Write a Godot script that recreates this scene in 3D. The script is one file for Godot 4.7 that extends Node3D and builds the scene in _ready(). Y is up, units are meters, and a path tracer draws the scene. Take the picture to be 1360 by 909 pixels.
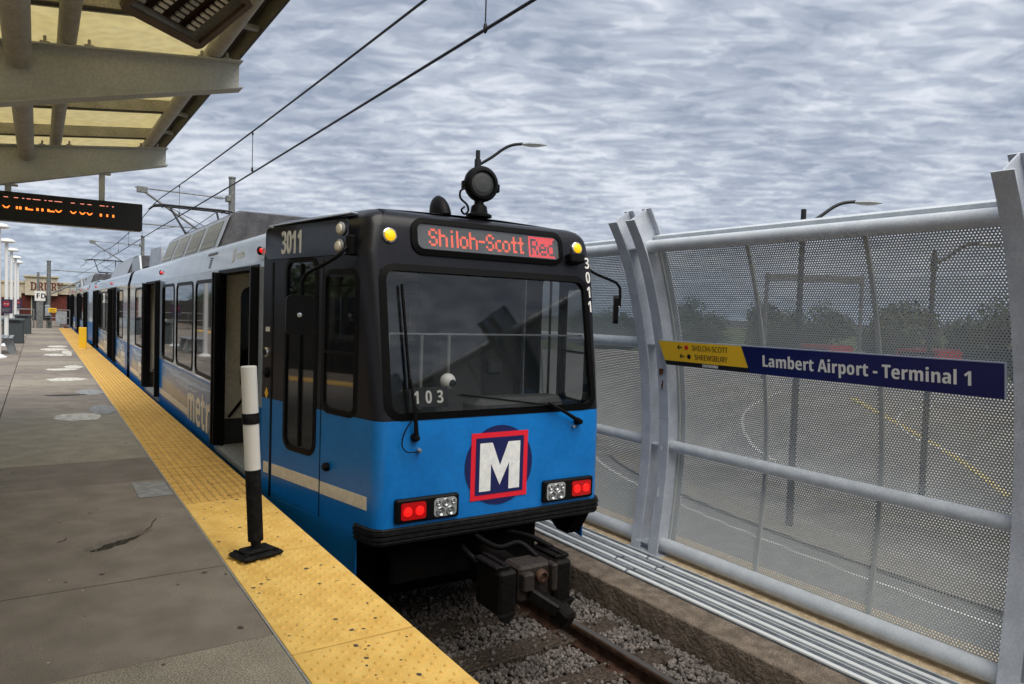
extends Node3D
# Light rail station: a two-car train standing at an island platform, perforated fence on the far side.
# x: across the tracks (right +), y: up (platform top = 0), z: along the tracks (away = -z). Metres.

const XC := 3.06            # centre line of the track
const XS := 1.66            # platform-side wall of the cars
const RAIL_Y := -1.03
const TWIN := 3.546         # spacing of the twin fence posts

var mats := {}
var used := {}
var rng := RandomNumberGenerator.new()

# ------------------------------------------------------------------ nodes
func numbered(called: String) -> String:
	if not used.has(called):
		used[called] = 0
		return called
	used[called] += 1
	return "%s_%03d" % [called, used[called]]

func thing(called: String, label: String, category: String, at := Vector3.ZERO, turn := 0.0, group := "") -> Node3D:
	var o := Node3D.new()
	o.name = numbered(called)
	add_child(o)
	o.position = at
	o.rotation.y = turn
	tag(o, label, category, group)
	return o

func tag(o: Node, label: String, category: String, group := "") -> void:
	o.set_meta("label", label)
	o.set_meta("category", category)
	if group != "":
		o.set_meta("group", group)

func setting(called: String) -> Node3D:
	var o := Node3D.new()
	o.name = numbered(called)
	add_child(o)
	o.set_meta("kind", "structure")
	return o

func inst(called: String, mesh: Mesh, m: Material, parent: Node, at := Transform3D()) -> MeshInstance3D:
	var o := MeshInstance3D.new()
	o.name = numbered(called) if parent == self else called
	o.mesh = mesh
	o.material_override = m
	o.transform = at
	parent.add_child(o, true)
	return o

func part(called: String, s: SurfaceTool, m: Material, parent: Node, at := Transform3D()) -> MeshInstance3D:
	return inst(called, s.commit(), m, parent, at)

func copy(o: Node3D, at: Vector3, turn := 0.0, label := "") -> Node3D:
	var base := String(o.name)
	var c: Node3D = o.duplicate()
	c.name = numbered(base)
	add_child(c)
	c.position = at
	c.rotation.y = turn
	if label != "":
		c.set_meta("label", label)
	return c

# ------------------------------------------------------------------ shapes
func mb() -> SurfaceTool:
	var s := SurfaceTool.new()
	s.begin(Mesh.PRIMITIVE_TRIANGLES)
	return s

func v3(s: SurfaceTool, p: Vector3, n: Vector3, uv := Vector2.ZERO) -> void:
	s.set_normal(n)
	s.set_uv(uv)
	s.add_vertex(p)

# a, b, c, d counter-clockwise seen from outside
func quad(s: SurfaceTool, a: Vector3, b: Vector3, c: Vector3, d: Vector3) -> void:
	var n := (b - a).cross(c - a)
	if n.length_squared() < 1e-14:
		n = (c - a).cross(d - a)
	n = n.normalized()
	v3(s, a, n, Vector2(0, 1)); v3(s, c, n, Vector2(1, 0)); v3(s, b, n, Vector2(1, 1))
	v3(s, a, n, Vector2(0, 1)); v3(s, d, n, Vector2(0, 0)); v3(s, c, n, Vector2(1, 0))

func tri(s: SurfaceTool, a: Vector3, b: Vector3, c: Vector3) -> void:
	var n := (b - a).cross(c - a).normalized()
	v3(s, a, n); v3(s, c, n); v3(s, b, n)

func place(at: Vector3, turn := Vector3.ZERO) -> Transform3D:
	return Transform3D(Basis.from_euler(turn), at)

# chamfered box centred on t
func cbox(s: SurfaceTool, t: Transform3D, size: Vector3, bevel := 0.0) -> void:
	var h := size * 0.5
	var b := minf(bevel, minf(h.x, minf(h.y, h.z)) * 0.9)
	var f := func(x: float, y: float, z: float) -> Vector3: return t * Vector3(x, y, z)
	var i := h - Vector3(b, b, b)
	for g in [-1.0, 1.0]:
		var o := [f.call(g * h.x, -i.y, -i.z), f.call(g * h.x, i.y, -i.z), f.call(g * h.x, i.y, i.z), f.call(g * h.x, -i.y, i.z)]
		if g < 0: o.reverse()
		quad(s, o[0], o[1], o[2], o[3])
		o = [f.call(-i.x, g * h.y, i.z), f.call(i.x, g * h.y, i.z), f.call(i.x, g * h.y, -i.z), f.call(-i.x, g * h.y, -i.z)]
		if g < 0: o.reverse()
		quad(s, o[0], o[1], o[2], o[3])
		o = [f.call(-i.x, -i.y, g * h.z), f.call(i.x, -i.y, g * h.z), f.call(i.x, i.y, g * h.z), f.call(-i.x, i.y, g * h.z)]
		if g < 0: o.reverse()
		quad(s, o[0], o[1], o[2], o[3])
	if b <= 0.0:
		return
	for g in [-1.0, 1.0]:
		for k in [-1.0, 1.0]:
			edge(s, f.call(g * h.x, k * i.y, -i.z), f.call(g * i.x, k * h.y, -i.z), f.call(g * i.x, k * h.y, i.z), f.call(g * h.x, k * i.y, i.z), t.origin)
			edge(s, f.call(g * h.x, -i.y, k * i.z), f.call(g * i.x, -i.y, k * h.z), f.call(g * i.x, i.y, k * h.z), f.call(g * h.x, i.y, k * i.z), t.origin)
			edge(s, f.call(-i.x, g * h.y, k * i.z), f.call(-i.x, g * i.y, k * h.z), f.call(i.x, g * i.y, k * h.z), f.call(i.x, g * h.y, k * i.z), t.origin)
			for m in [-1.0, 1.0]:
				var p: Vector3 = f.call(g * h.x, k * i.y, m * i.z)
				var q: Vector3 = f.call(g * i.x, k * h.y, m * i.z)
				var r: Vector3 = f.call(g * i.x, k * i.y, m * h.z)
				if (q - p).cross(r - p).dot(p - t.origin) < 0: tri(s, p, r, q)
				else: tri(s, p, q, r)

func edge(s: SurfaceTool, a: Vector3, b: Vector3, c: Vector3, d: Vector3, from: Vector3) -> void:
	if (b - a).cross(c - a).dot((a + c) * 0.5 - from) < 0: quad(s, d, c, b, a)
	else: quad(s, a, b, c, d)

func bx(s: SurfaceTool, lo: Vector3, hi: Vector3, bevel := 0.0) -> void:
	cbox(s, Transform3D(Basis(), (lo + hi) * 0.5), (hi - lo).abs(), bevel)

# bar of rectangular section from a to b
func bar(s: SurfaceTool, a: Vector3, b: Vector3, w: float, h: float, bevel := 0.0, up := Vector3.UP) -> void:
	var d := (b - a)
	var z := d.normalized()
	if absf(z.dot(up)) > 0.98: up = Vector3.RIGHT
	var x := up.cross(z).normalized()
	cbox(s, Transform3D(Basis(x, z.cross(x), z), (a + b) * 0.5), Vector3(w, h, d.length()), bevel)

func tube(s: SurfaceTool, pts: Array, r: float, seg := 10, caps := true, r_end := -1.0) -> void:
	var n := pts.size()
	var rings := []
	var nrm := []
	var up := Vector3.UP
	for i in n:
		var d: Vector3 = ((pts[mini(i + 1, n - 1)] as Vector3) - (pts[maxi(i - 1, 0)] as Vector3)).normalized()
		if i == 0 and absf(d.dot(up)) > 0.95: up = Vector3.RIGHT
		var x := up.cross(d).normalized()
		var y := d.cross(x).normalized()
		up = y
		var ring := []
		var nn := []
		var rr := r if r_end < 0.0 else lerpf(r, r_end, float(i) / (n - 1))
		for k in seg:
			var a := TAU * k / seg
			var o := x * cos(a) + y * sin(a)
			nn.append(o)
			ring.append((pts[i] as Vector3) + o * rr)
		rings.append(ring)
		nrm.append(nn)
	for i in n - 1:
		for k in seg:
			var l := (k + 1) % seg
			v3(s, rings[i][k], nrm[i][k]); v3(s, rings[i + 1][l], nrm[i + 1][l]); v3(s, rings[i][l], nrm[i][l])
			v3(s, rings[i][k], nrm[i][k]); v3(s, rings[i + 1][k], nrm[i + 1][k]); v3(s, rings[i + 1][l], nrm[i + 1][l])
	if caps:
		for k in range(1, seg - 1):
			tri(s, rings[0][0], rings[0][k + 1], rings[0][k])
			tri(s, rings[n - 1][0], rings[n - 1][k], rings[n - 1][k + 1])

# rounded path through a few points
func smooth(pts: Array, n := 5) -> Array:
	var c := Curve3D.new()
	var m := pts.size()
	for i in m:
		var t: Vector3 = ((pts[mini(i + 1, m - 1)] as Vector3) - (pts[maxi(i - 1, 0)] as Vector3)) / 6.0
		c.add_point(pts[i], -t, t)
	var out := []
	for i in (m - 1) * n + 1:
		var k := mini(i / n, m - 2)
		out.append(c.sample(k, float(i - k * n) / n))
	return out

# profile of (radius, height) turned about the y axis of t
func lathe(s: SurfaceTool, t: Transform3D, prof: Array, seg := 20) -> void:
	for i in prof.size() - 1:
		var a: Vector2 = prof[i]
		var b: Vector2 = prof[i + 1]
		var e := b - a
		var n2 := Vector2(e.y, -e.x).normalized()
		for k in seg:
			var u := TAU * k / seg
			var w := TAU * (k + 1) / seg
			var cu := Vector3(cos(u), 0, -sin(u))
			var cw := Vector3(cos(w), 0, -sin(w))
			var nu := (t.basis * (cu * n2.x + Vector3.UP * n2.y)).normalized()
			var nw := (t.basis * (cw * n2.x + Vector3.UP * n2.y)).normalized()
			var p00 := t * (cu * a.x + Vector3.UP * a.y)
			var p10 := t * (cw * a.x + Vector3.UP * a.y)
			var p01 := t * (cu * b.x + Vector3.UP * b.y)
			var p11 := t * (cw * b.x + Vector3.UP * b.y)
			if a.x > 1e-6:
				v3(s, p00, nu); v3(s, p11, nw); v3(s, p10, nw)
			if b.x > 1e-6:
				v3(s, p00, nu); v3(s, p01, nu); v3(s, p11, nw)

# polygon in the x-y plane of t pushed from z = 0 to z = depth
func prism(s: SurfaceTool, t: Transform3D, poly: PackedVector2Array, depth: float) -> void:
	if Geometry2D.is_polygon_clockwise(poly):
		poly = poly.duplicate()
		poly.reverse()
	var ix := Geometry2D.triangulate_polygon(poly)
	var n := poly.size()
	for k in range(0, ix.size(), 3):
		var a := poly[ix[k]]
		var b := poly[ix[k + 1]]
		var c := poly[ix[k + 2]]
		if (b - a).cross(c - a) < 0:
			var w := b
			b = c
			c = w
		tri(s, t * Vector3(a.x, a.y, depth), t * Vector3(b.x, b.y, depth), t * Vector3(c.x, c.y, depth))
		tri(s, t * Vector3(a.x, a.y, 0), t * Vector3(c.x, c.y, 0), t * Vector3(b.x, b.y, 0))
	for k in n:
		var a := poly[k]
		var b := poly[(k + 1) % n]
		quad(s, t * Vector3(a.x, a.y, 0), t * Vector3(b.x, b.y, 0), t * Vector3(b.x, b.y, depth), t * Vector3(a.x, a.y, depth))

func round_rect(w: float, h: float, r: float, seg := 5) -> PackedVector2Array:
	var p := PackedVector2Array()
	r = minf(r, minf(w, h) * 0.499)
	for c in 4:
		var o := Vector2((w * 0.5 - r) * (1 if c in [0, 3] else -1), (h * 0.5 - r) * (1 if c < 2 else -1))
		for k in seg + 1:
			var a := PI * 0.5 * (c + float(k) / seg)
			p.append(o + Vector2(cos(a), sin(a)) * r)
	return p

func ellipse(rx: float, ry: float, seg := 28) -> PackedVector2Array:
	var p := PackedVector2Array()
	for k in seg:
		p.append(Vector2(cos(TAU * k / seg) * rx, sin(TAU * k / seg) * ry))
	return p

# ring between two rounded rectangles of the same corner count
func frame(s: SurfaceTool, t: Transform3D, w: float, h: float, r: float, border: float, depth: float, lip := 0.0) -> void:
	var o := round_rect(w, h, r)
	var i := round_rect(w - 2 * border, h - 2 * border, maxf(r - border, 0.004))
	var n := o.size()
	for k in n:
		var l := (k + 1) % n
		var a := t * Vector3(o[k].x, o[k].y, depth - lip)
		var b := t * Vector3(o[l].x, o[l].y, depth - lip)
		var c := t * Vector3(i[l].x, i[l].y, depth)
		var d := t * Vector3(i[k].x, i[k].y, depth)
		quad(s, a, b, c, d)
		quad(s, t * Vector3(o[k].x, o[k].y, 0), t * Vector3(o[l].x, o[l].y, 0), b, a)
		quad(s, d, c, t * Vector3(i[l].x, i[l].y, 0), t * Vector3(i[k].x, i[k].y, 0))

func plate(s: SurfaceTool, t: Transform3D, w: float, h: float, r: float, depth: float) -> void:
	prism(s, t, round_rect(w, h, r), depth)

func line_of(pts: PackedVector2Array, w: float) -> PackedVector2Array:
	var out := PackedVector2Array()
	for k in pts.size():
		var d := (pts[mini(k + 1, pts.size() - 1)] - pts[maxi(k - 1, 0)]).normalized()
		out.append(pts[k] + d.orthogonal() * w * 0.5)
	for k in range(pts.size() - 1, -1, -1):
		var d := (pts[mini(k + 1, pts.size() - 1)] - pts[maxi(k - 1, 0)]).normalized()
		out.append(pts[k] - d.orthogonal() * w * 0.5)
	return out

# smooth sheet through rows of points; skip holds «row,column» cells left open; rows lo..hi are drawn
func sheet(s: SurfaceTool, rows: Array, lo: int, hi: int, skip := {}) -> void:
	var nr := rows.size()
	var nc: int = rows[0].size()
	var nrm := []
	for i in nr:
		var line := []
		for j in nc:
			var a: Vector3 = rows[i][maxi(j - 1, 0)]
			var b: Vector3 = rows[i][mini(j + 1, nc - 1)]
			var c: Vector3 = rows[maxi(i - 1, 0)][j]
			var d: Vector3 = rows[mini(i + 1, nr - 1)][j]
			line.append((b - a).normalized().cross((d - c).normalized()).normalized())
		nrm.append(line)
	for i in range(lo, hi):
		for j in nc - 1:
			if skip.has("%d,%d" % [i, j]): continue
			v3(s, rows[i][j], nrm[i][j]); v3(s, rows[i + 1][j + 1], nrm[i + 1][j + 1]); v3(s, rows[i][j + 1], nrm[i][j + 1])
			v3(s, rows[i][j], nrm[i][j]); v3(s, rows[i + 1][j], nrm[i + 1][j]); v3(s, rows[i + 1][j + 1], nrm[i + 1][j + 1])

func words(txt: String, height: float, depth: float, bold := true, squeeze := 1.0, mono := false, serif := false) -> Mesh:
	var f := SystemFont.new()
	f.font_names = PackedStringArray(["Droid Sans Mono" if mono else "Droid Serif" if serif else "Droid Sans"])
	f.font_weight = 700 if bold else 400
	var t := TextMesh.new()
	t.text = txt
	t.font = f
	t.font_size = 64
	t.pixel_size = height / 46.0        # capitals are about 0.72 of the font size
	t.depth = depth
	t.curve_step = 1.5
	t.horizontal_alignment = HORIZONTAL_ALIGNMENT_LEFT
	t.vertical_alignment = VERTICAL_ALIGNMENT_CENTER
	return t

# ------------------------------------------------------------------ materials
func flat(called: String, c: Color, rough := 0.6, metal := 0.0, spec := 0.5) -> StandardMaterial3D:
	var m := StandardMaterial3D.new()
	m.resource_name = called
	m.albedo_color = c
	m.roughness = rough
	m.metallic = metal
	m.metallic_specular = spec
	m.cull_mode = BaseMaterial3D.CULL_DISABLED
	mats[called] = m
	return m

func c255(r: float, g: float, b: float) -> Color:
	return Color(r / 255.0, g / 255.0, b / 255.0)

# a tile of two noises and grains: coarse patches between two colours, fine grain, dark or pale specks
func grain(lo: Color, hi: Color, sd: int, coarse := 0.006, fine := 0.16, grit := 0.25, size := 512, specks := 0.0, speck := Color(0.1, 0.1, 0.1)) -> ImageTexture:
	var a := FastNoiseLite.new()
	a.seed = sd
	a.noise_type = FastNoiseLite.TYPE_SIMPLEX
	a.frequency = coarse
	a.fractal_octaves = 5
	var b := FastNoiseLite.new()
	b.seed = sd + 7
	b.noise_type = FastNoiseLite.TYPE_SIMPLEX
	b.frequency = fine
	b.fractal_octaves = 2
	var ia := a.get_seamless_image(size, size).get_data()
	var ib := b.get_seamless_image(size, size).get_data()
	var out := PackedByteArray()
	out.resize(size * size * 3)
	var r := RandomNumberGenerator.new()
	r.seed = sd
	for k in size * size:
		var t := clampf((ia[k] / 255.0 - 0.5) * 1.5 + 0.5, 0, 1)
		var g := 1.0 + (ib[k] / 255.0 - 0.5) * grit * 2.0
		var c := lo.lerp(hi, t) * g
		if specks > 0.0 and r.randf() < specks:
			c = c.lerp(speck, 0.6)
		out[k * 3] = int(clampf(c.r, 0, 1) * 255)
		out[k * 3 + 1] = int(clampf(c.g, 0, 1) * 255)
		out[k * 3 + 2] = int(clampf(c.b, 0, 1) * 255)
	return ImageTexture.create_from_image(Image.create_from_data(size, size, false, Image.FORMAT_RGB8, out))

func bumps(sd: int, freq: float, strength: float, size := 256) -> NoiseTexture2D:
	var n := FastNoiseLite.new()
	n.seed = sd
	n.frequency = freq
	n.noise_type = FastNoiseLite.TYPE_SIMPLEX
	var t := NoiseTexture2D.new()
	t.width = size
	t.height = size
	t.seamless = true
	t.as_normal_map = true
	t.bump_strength = strength
	t.noise = n
	return t

func coat(called: String, tex: Texture2D, scale: float, rough := 0.8, metal := 0.0, bump: Texture2D = null, bump_scale := 0.5) -> StandardMaterial3D:
	var m := flat(called, Color.WHITE, rough, metal)
	m.albedo_texture = tex
	m.uv1_triplanar = true
	m.uv1_world_triplanar = true
	m.uv1_scale = Vector3.ONE * scale
	if bump:
		m.normal_enabled = true
		m.normal_texture = bump
		m.normal_scale = bump_scale
	return m

func glass(called: String, c: Color, alpha: float) -> StandardMaterial3D:
	var m := flat(called, Color(c.r, c.g, c.b, alpha), 0.03)
	m.transparency = BaseMaterial3D.TRANSPARENCY_ALPHA
	return m

func glow(called: String, c: Color, energy: float) -> StandardMaterial3D:
	var m := flat(called, c, 0.3)
	m.emission_enabled = true
	m.emission = c
	m.emission_energy_multiplier = energy
	return m

func make_materials() -> void:
	var rough_bump := bumps(3, 0.08, 6.0)
	var fine_bump := bumps(4, 0.5, 5.0, 512)
	coat("concrete_brown", grain(c255(120, 112, 103), c255(136, 128, 119), 11, 0.004, 0.3, 0.34, 1024, 0.02, c255(60, 56, 52)), 0.55, 0.9, 0.0, fine_bump, 0.12)
	coat("concrete_dark", grain(c255(110, 103, 96), c255(124, 117, 110), 12, 0.006, 0.3, 0.34, 512, 0.02, c255(55, 52, 50)), 0.6, 0.9, 0.0, fine_bump, 0.12)
	coat("concrete_pale", grain(c255(134, 128, 116), c255(149, 143, 130), 13, 0.008, 0.3, 0.36, 512, 0.03, c255(80, 76, 66)), 0.6, 0.9, 0.0, fine_bump, 0.15)
	coat("concrete_kerb", grain(c255(96, 86, 76), c255(128, 116, 104), 14, 0.012, 0.15, 0.35, 512, 0.02, c255(60, 55, 50)), 0.8, 0.95, 0.0, rough_bump, 0.3)
	coat("concrete_tan", grain(c255(196, 172, 138), c255(230, 208, 172), 15, 0.02, 0.2, 0.25, 512, 0.03, c255(130, 110, 84)), 0.9, 0.95, 0.0, fine_bump, 0.8)
	coat("patch_pale", grain(c255(168, 166, 160), c255(214, 211, 203), 16, 0.02, 0.2, 0.15, 256, 0.01, c255(110, 108, 102)), 1.5, 0.9)
	coat("patch_grey", grain(c255(126, 128, 130), c255(150, 152, 154), 17, 0.02, 0.2, 0.15, 256), 1.5, 0.9)
	coat("joint_dark", grain(c255(40, 37, 34), c255(58, 54, 50), 18, 0.05, 0.2, 0.2, 256), 2.0, 0.95)
	coat("tactile_yellow", grain(c255(224, 182, 96), c255(238, 200, 114), 21, 0.006, 0.2, 0.1, 1024, 0.003, c255(110, 92, 60)), 0.7, 0.8)
	coat("tactile_worn", grain(c255(204, 164, 86), c255(228, 188, 106), 22, 0.01, 0.2, 0.14, 512, 0.008, c255(96, 80, 52)), 0.9, 0.85)
	coat("gum", grain(c255(62, 56, 50), c255(96, 86, 74), 23, 0.05, 0.2, 0.2, 128), 3.0, 0.8)
	coat("wood_tie", grain(c255(50, 42, 36), c255(86, 75, 66), 24, 0.03, 0.3, 0.4, 512), 1.2, 0.95, 0.0, rough_bump, 1.2)
	coat("rail_rust", grain(c255(52, 36, 28), c255(92, 68, 54), 25, 0.02, 0.2, 0.3, 256), 1.5, 0.6, 0.35)
	flat("rail_top", c255(128, 122, 118), 0.35, 0.8)
	coat("ballast_bed", grain(c255(48, 44, 42), c255(84, 78, 76), 26, 0.08, 0.3, 0.4, 512), 2.0, 1.0, 0.0, rough_bump, 1.5)
	coat("stone", grain(c255(86, 82, 80), c255(136, 130, 127), 27, 0.02, 0.1, 0.25, 256), 1.0, 0.95)
	mats.stone.vertex_color_use_as_albedo = true
	coat("walkway_metal", grain(c255(96, 104, 112), c255(128, 136, 144), 31, 0.012, 0.1, 0.12, 512, 0.004, c255(70, 74, 78)), 0.7, 0.45, 0.35)
	flat("walkway_edge", c255(232, 236, 238), 0.4, 0.1)
	coat("fence_paint", grain(c255(178, 184, 194), c255(196, 202, 212), 32, 0.01, 0.1, 0.05, 512, 0.001, c255(110, 100, 92)), 0.6, 0.42)
	coat("fence_rail", grain(c255(190, 197, 204), c255(206, 212, 218), 33, 0.012, 0.1, 0.05, 512, 0.001, c255(120, 110, 100)), 0.7, 0.38)
	flat("seam_pale", c255(176, 180, 180), 0.55)
	flat("perforated", c255(186, 190, 190), 0.55, 0.1)
	coat("seam_metal", grain(c255(150, 154, 155), c255(168, 172, 172), 34, 0.02, 0.1, 0.08, 256), 1.0, 0.5, 0.2)
	coat("rust", grain(c255(60, 34, 22), c255(120, 72, 44), 35, 0.05, 0.2, 0.4, 128), 3.0, 0.9)
	coat("blue_paint", grain(c255(5, 108, 185), c255(10, 116, 195), 41, 0.01, 0.05, 0.03, 512), 0.5, 0.32)
	coat("black_paint", grain(c255(19, 19, 25), c255(26, 26, 32), 42, 0.01, 0.05, 0.06, 512), 0.5, 0.3)
	flat("black_gloss", c255(14, 14, 16), 0.1)
	flat("black_rubber", c255(13, 13, 15), 0.5, 0.0, 0.25)
	flat("gasket_black", c255(10, 10, 11), 0.55, 0.0, 0.2)
	flat("black_leaf", c255(13, 13, 14), 0.4, 0.0, 0.25)
	coat("silver_paint", grain(c255(172, 186, 200), c255(186, 199, 211), 43, 0.008, 0.05, 0.02, 512), 0.4, 0.08, 0.1)
	flat("graphic_pale", c255(134, 174, 208), 0.25)
	flat("graphic_blue", c255(74, 122, 170), 0.25)
	flat("graphic_grey", c255(142, 152, 164), 0.25)
	coat("cream", grain(c255(222, 214, 196), c255(232, 225, 208), 44, 0.02, 0.05, 0.05, 256), 1.0, 0.35)
	coat("cabin_cream", grain(c255(214, 210, 194), c255(224, 220, 204), 45, 0.02, 0.05, 0.04, 256), 1.0, 0.5)
	flat("cabin_dark", c255(58, 61, 62), 0.6)
	flat("cabin_grey", c255(112, 114, 112), 0.6)
	flat("seat_blue", c255(40, 60, 104), 0.8)
	coat("roof_grey", grain(c255(70, 70, 74), c255(92, 92, 96), 46, 0.012, 0.1, 0.12, 512, 0.002, c255(150, 150, 150)), 0.6, 0.5)
	coat("unit_pale", grain(c255(150, 156, 162), c255(176, 182, 188), 47, 0.012, 0.1, 0.08, 256), 0.8, 0.35, 0.2)
	flat("unit_mesh", c255(92, 96, 100), 0.6, 0.3)
	glass("windshield", c255(16, 24, 23), 0.14)
	glass("cab_glass", c255(12, 15, 15), 0.3)
	glass("clear_glass", c255(14, 20, 19), 0.08)
	flat("tile_dirt", c255(166, 128, 68), 0.9)
	glass("side_glass", c255(8, 10, 10), 0.72)
	flat("logo_navy", c255(22, 28, 84), 0.4)
	flat("logo_red", c255(226, 30, 50), 0.4)
	coat("logo_white", grain(c255(222, 224, 224), c255(236, 238, 238), 48, 0.02, 0.1, 0.03, 256), 2.0, 0.4)
	flat("white_letter", c255(222, 222, 218), 0.5)
	coat("bumper_black", grain(c255(20, 20, 21), c255(34, 34, 35), 49, 0.03, 0.1, 0.2, 256), 1.5, 0.5)
	coat("coupler_metal", grain(c255(17, 16, 16), c255(31, 29, 28), 50, 0.04, 0.15, 0.3, 256), 2.0, 0.5, 0.3)
	coat("coupler_rust", grain(c255(28, 24, 22), c255(52, 42, 36), 51, 0.04, 0.15, 0.3, 256), 2.0, 0.7, 0.2)
	mats.bumper_black.metallic_specular = 0.25
	mats.coupler_metal.metallic_specular = 0.25
	mats.black_paint.metallic_specular = 0.4
	flat("under_black", c255(16, 15, 15), 0.9, 0.0, 0.1)
	flat("chrome", c255(206, 208, 210), 0.2, 0.9)
	flat("lamp_clear", c255(150, 154, 156), 0.15, 0.6)
	glow("lamp_red", c255(255, 24, 20), 0.38)
	flat("lamp_red_lens", c255(190, 14, 18), 0.2)
	glow("lamp_yellow", c255(255, 200, 6), 0.16)
	coat("canopy_paint", grain(c255(184, 186, 182), c255(196, 198, 194), 61, 0.008, 0.1, 0.05, 512, 0.001, c255(110, 104, 96)), 0.5, 0.55)
	coat("canopy_pipe", grain(c255(164, 161, 152), c255(184, 181, 172), 62, 0.01, 0.1, 0.1, 512, 0.003, c255(90, 80, 66)), 0.7, 0.6)
	var roof := coat("canopy_sheet", grain(c255(248, 244, 226), c255(252, 249, 236), 63, 0.008, 0.05, 0.04, 256), 0.5, 0.5)
	roof.backlight_enabled = true
	roof.backlight = c255(252, 247, 226)
	flat("gutter_dark", c255(66, 62, 56), 0.6)
	coat("lum_brown", grain(c255(84, 70, 56), c255(108, 92, 76), 64, 0.02, 0.1, 0.1, 256), 1.0, 0.6)
	flat("lum_inside", c255(60, 40, 26), 0.5, 0.2)
	flat("led_case", c255(14, 13, 13), 0.4)
	glow("led_red", c255(255, 120, 44), 0.95)
	glow("led_pink", c255(255, 150, 130), 0.45)
	coat("pole_galvanised", grain(c255(106, 108, 108), c255(132, 134, 132), 65, 0.02, 0.1, 0.08, 256), 1.0, 0.55, 0.3)
	flat("wire_dark", c255(34, 35, 38), 0.5, 0.4)
	flat("lamp_white", c255(222, 224, 224), 0.4)
	coat("bin_grey", grain(c255(52, 60, 64), c255(66, 74, 78), 66, 0.05, 0.2, 0.15, 128), 2.0, 0.7)
	flat("bench_grey", c255(136, 142, 146), 0.45, 0.3)
	flat("sign_navy", c255(20, 26, 86), 0.35)
	flat("sign_yellow", c255(238, 190, 40), 0.4)
	flat("sign_black", c255(24, 24, 26), 0.4)
	flat("sign_purple", c255(52, 40, 66), 0.4)
	flat("sign_edge", c255(170, 180, 196), 0.35, 0.3)
	flat("dot_red", c255(206, 40, 36), 0.4)
	flat("post_white", c255(226, 226, 222), 0.4)
	coat("post_black", grain(c255(22, 22, 23), c255(38, 38, 39), 67, 0.05, 0.1, 0.2, 128), 2.0, 0.6)
	mats.post_black.metallic_specular = 0.2
	coat("brick_red", grain(c255(88, 40, 34), c255(108, 52, 44), 71, 0.02, 0.2, 0.12, 256), 0.4, 0.9)
	coat("stucco", grain(c255(178, 166, 146), c255(196, 186, 166), 72, 0.02, 0.2, 0.06, 256), 0.3, 0.9)
	flat("far_dark", c255(40, 42, 46), 0.5)
	coat("asphalt", grain(c255(112, 112, 110), c255(132, 132, 129), 73, 0.01, 0.2, 0.12, 512), 0.2, 0.95)
	coat("far_paving", grain(c255(128, 126, 120), c255(156, 153, 146), 79, 0.01, 0.2, 0.12, 512), 0.1, 0.95)
	coat("grass", grain(c255(70, 84, 48), c255(98, 108, 64), 74, 0.01, 0.2, 0.25, 512), 0.2, 1.0)
	flat("paint_yellow", c255(196, 180, 116), 0.8)
	flat("paint_white", c255(196, 196, 192), 0.8)
	coat("bark", grain(c255(70, 58, 46), c255(96, 82, 66), 75, 0.05, 0.2, 0.25, 128), 1.0, 0.95)
	var leaf := flat("leaf", c255(72, 92, 50), 0.7)
	leaf.vertex_color_use_as_albedo = true
	leaf.albedo_color = Color.WHITE
	leaf.backlight_enabled = true
	leaf.backlight = c255(40, 52, 20)
	coat("wall_dark", grain(c255(66, 60, 54), c255(88, 82, 74), 76, 0.02, 0.2, 0.15, 256), 0.5, 0.9)
	flat("car_red", c255(180, 30, 36), 0.3)
	flat("tyre", c255(26, 26, 27), 0.8)

# ------------------------------------------------------------------ camera, sky, sun
func make_camera_and_light() -> void:
	var cam := Camera3D.new()
	cam.name = "camera"
	cam.transform = Transform3D(Basis(Vector3(0.83327, 0.03100, 0.55200), Vector3(-0.00436, 0.99876, -0.04950), Vector3(-0.55285, 0.03884, 0.83238)).orthonormalized(), Vector3(0, 1.556, 0))
	cam.fov = 51.15
	cam.near = 0.05
	cam.far = 2000.0
	add_child(cam)
	cam.current = true
	var env := Environment.new()
	env.tonemap_mode = Environment.TONE_MAPPER_LINEAR
	env.tonemap_exposure = 2.6
	env.background_mode = Environment.BG_SKY
	env.sdfgi_enabled = true
	env.ssao_enabled = true
	env.ssil_enabled = true
	var sky := Sky.new()
	var pano := PanoramaSkyMaterial.new()
	pano.panorama = sky_texture()
	sky.sky_material = pano
	env.sky = sky
	var we := WorldEnvironment.new()
	we.name = "environment"
	we.environment = env
	add_child(we)
	var sun := DirectionalLight3D.new()
	sun.name = "sun"
	sun.light_energy = 0.5
	sun.light_color = Color(1.0, 0.97, 0.92)
	sun.light_angular_distance = 60.0
	sun.shadow_enabled = true
	sun.basis = Basis.looking_at(-Vector3(0.0, 0.87, 0.49).normalized())
	add_child(sun)

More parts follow.
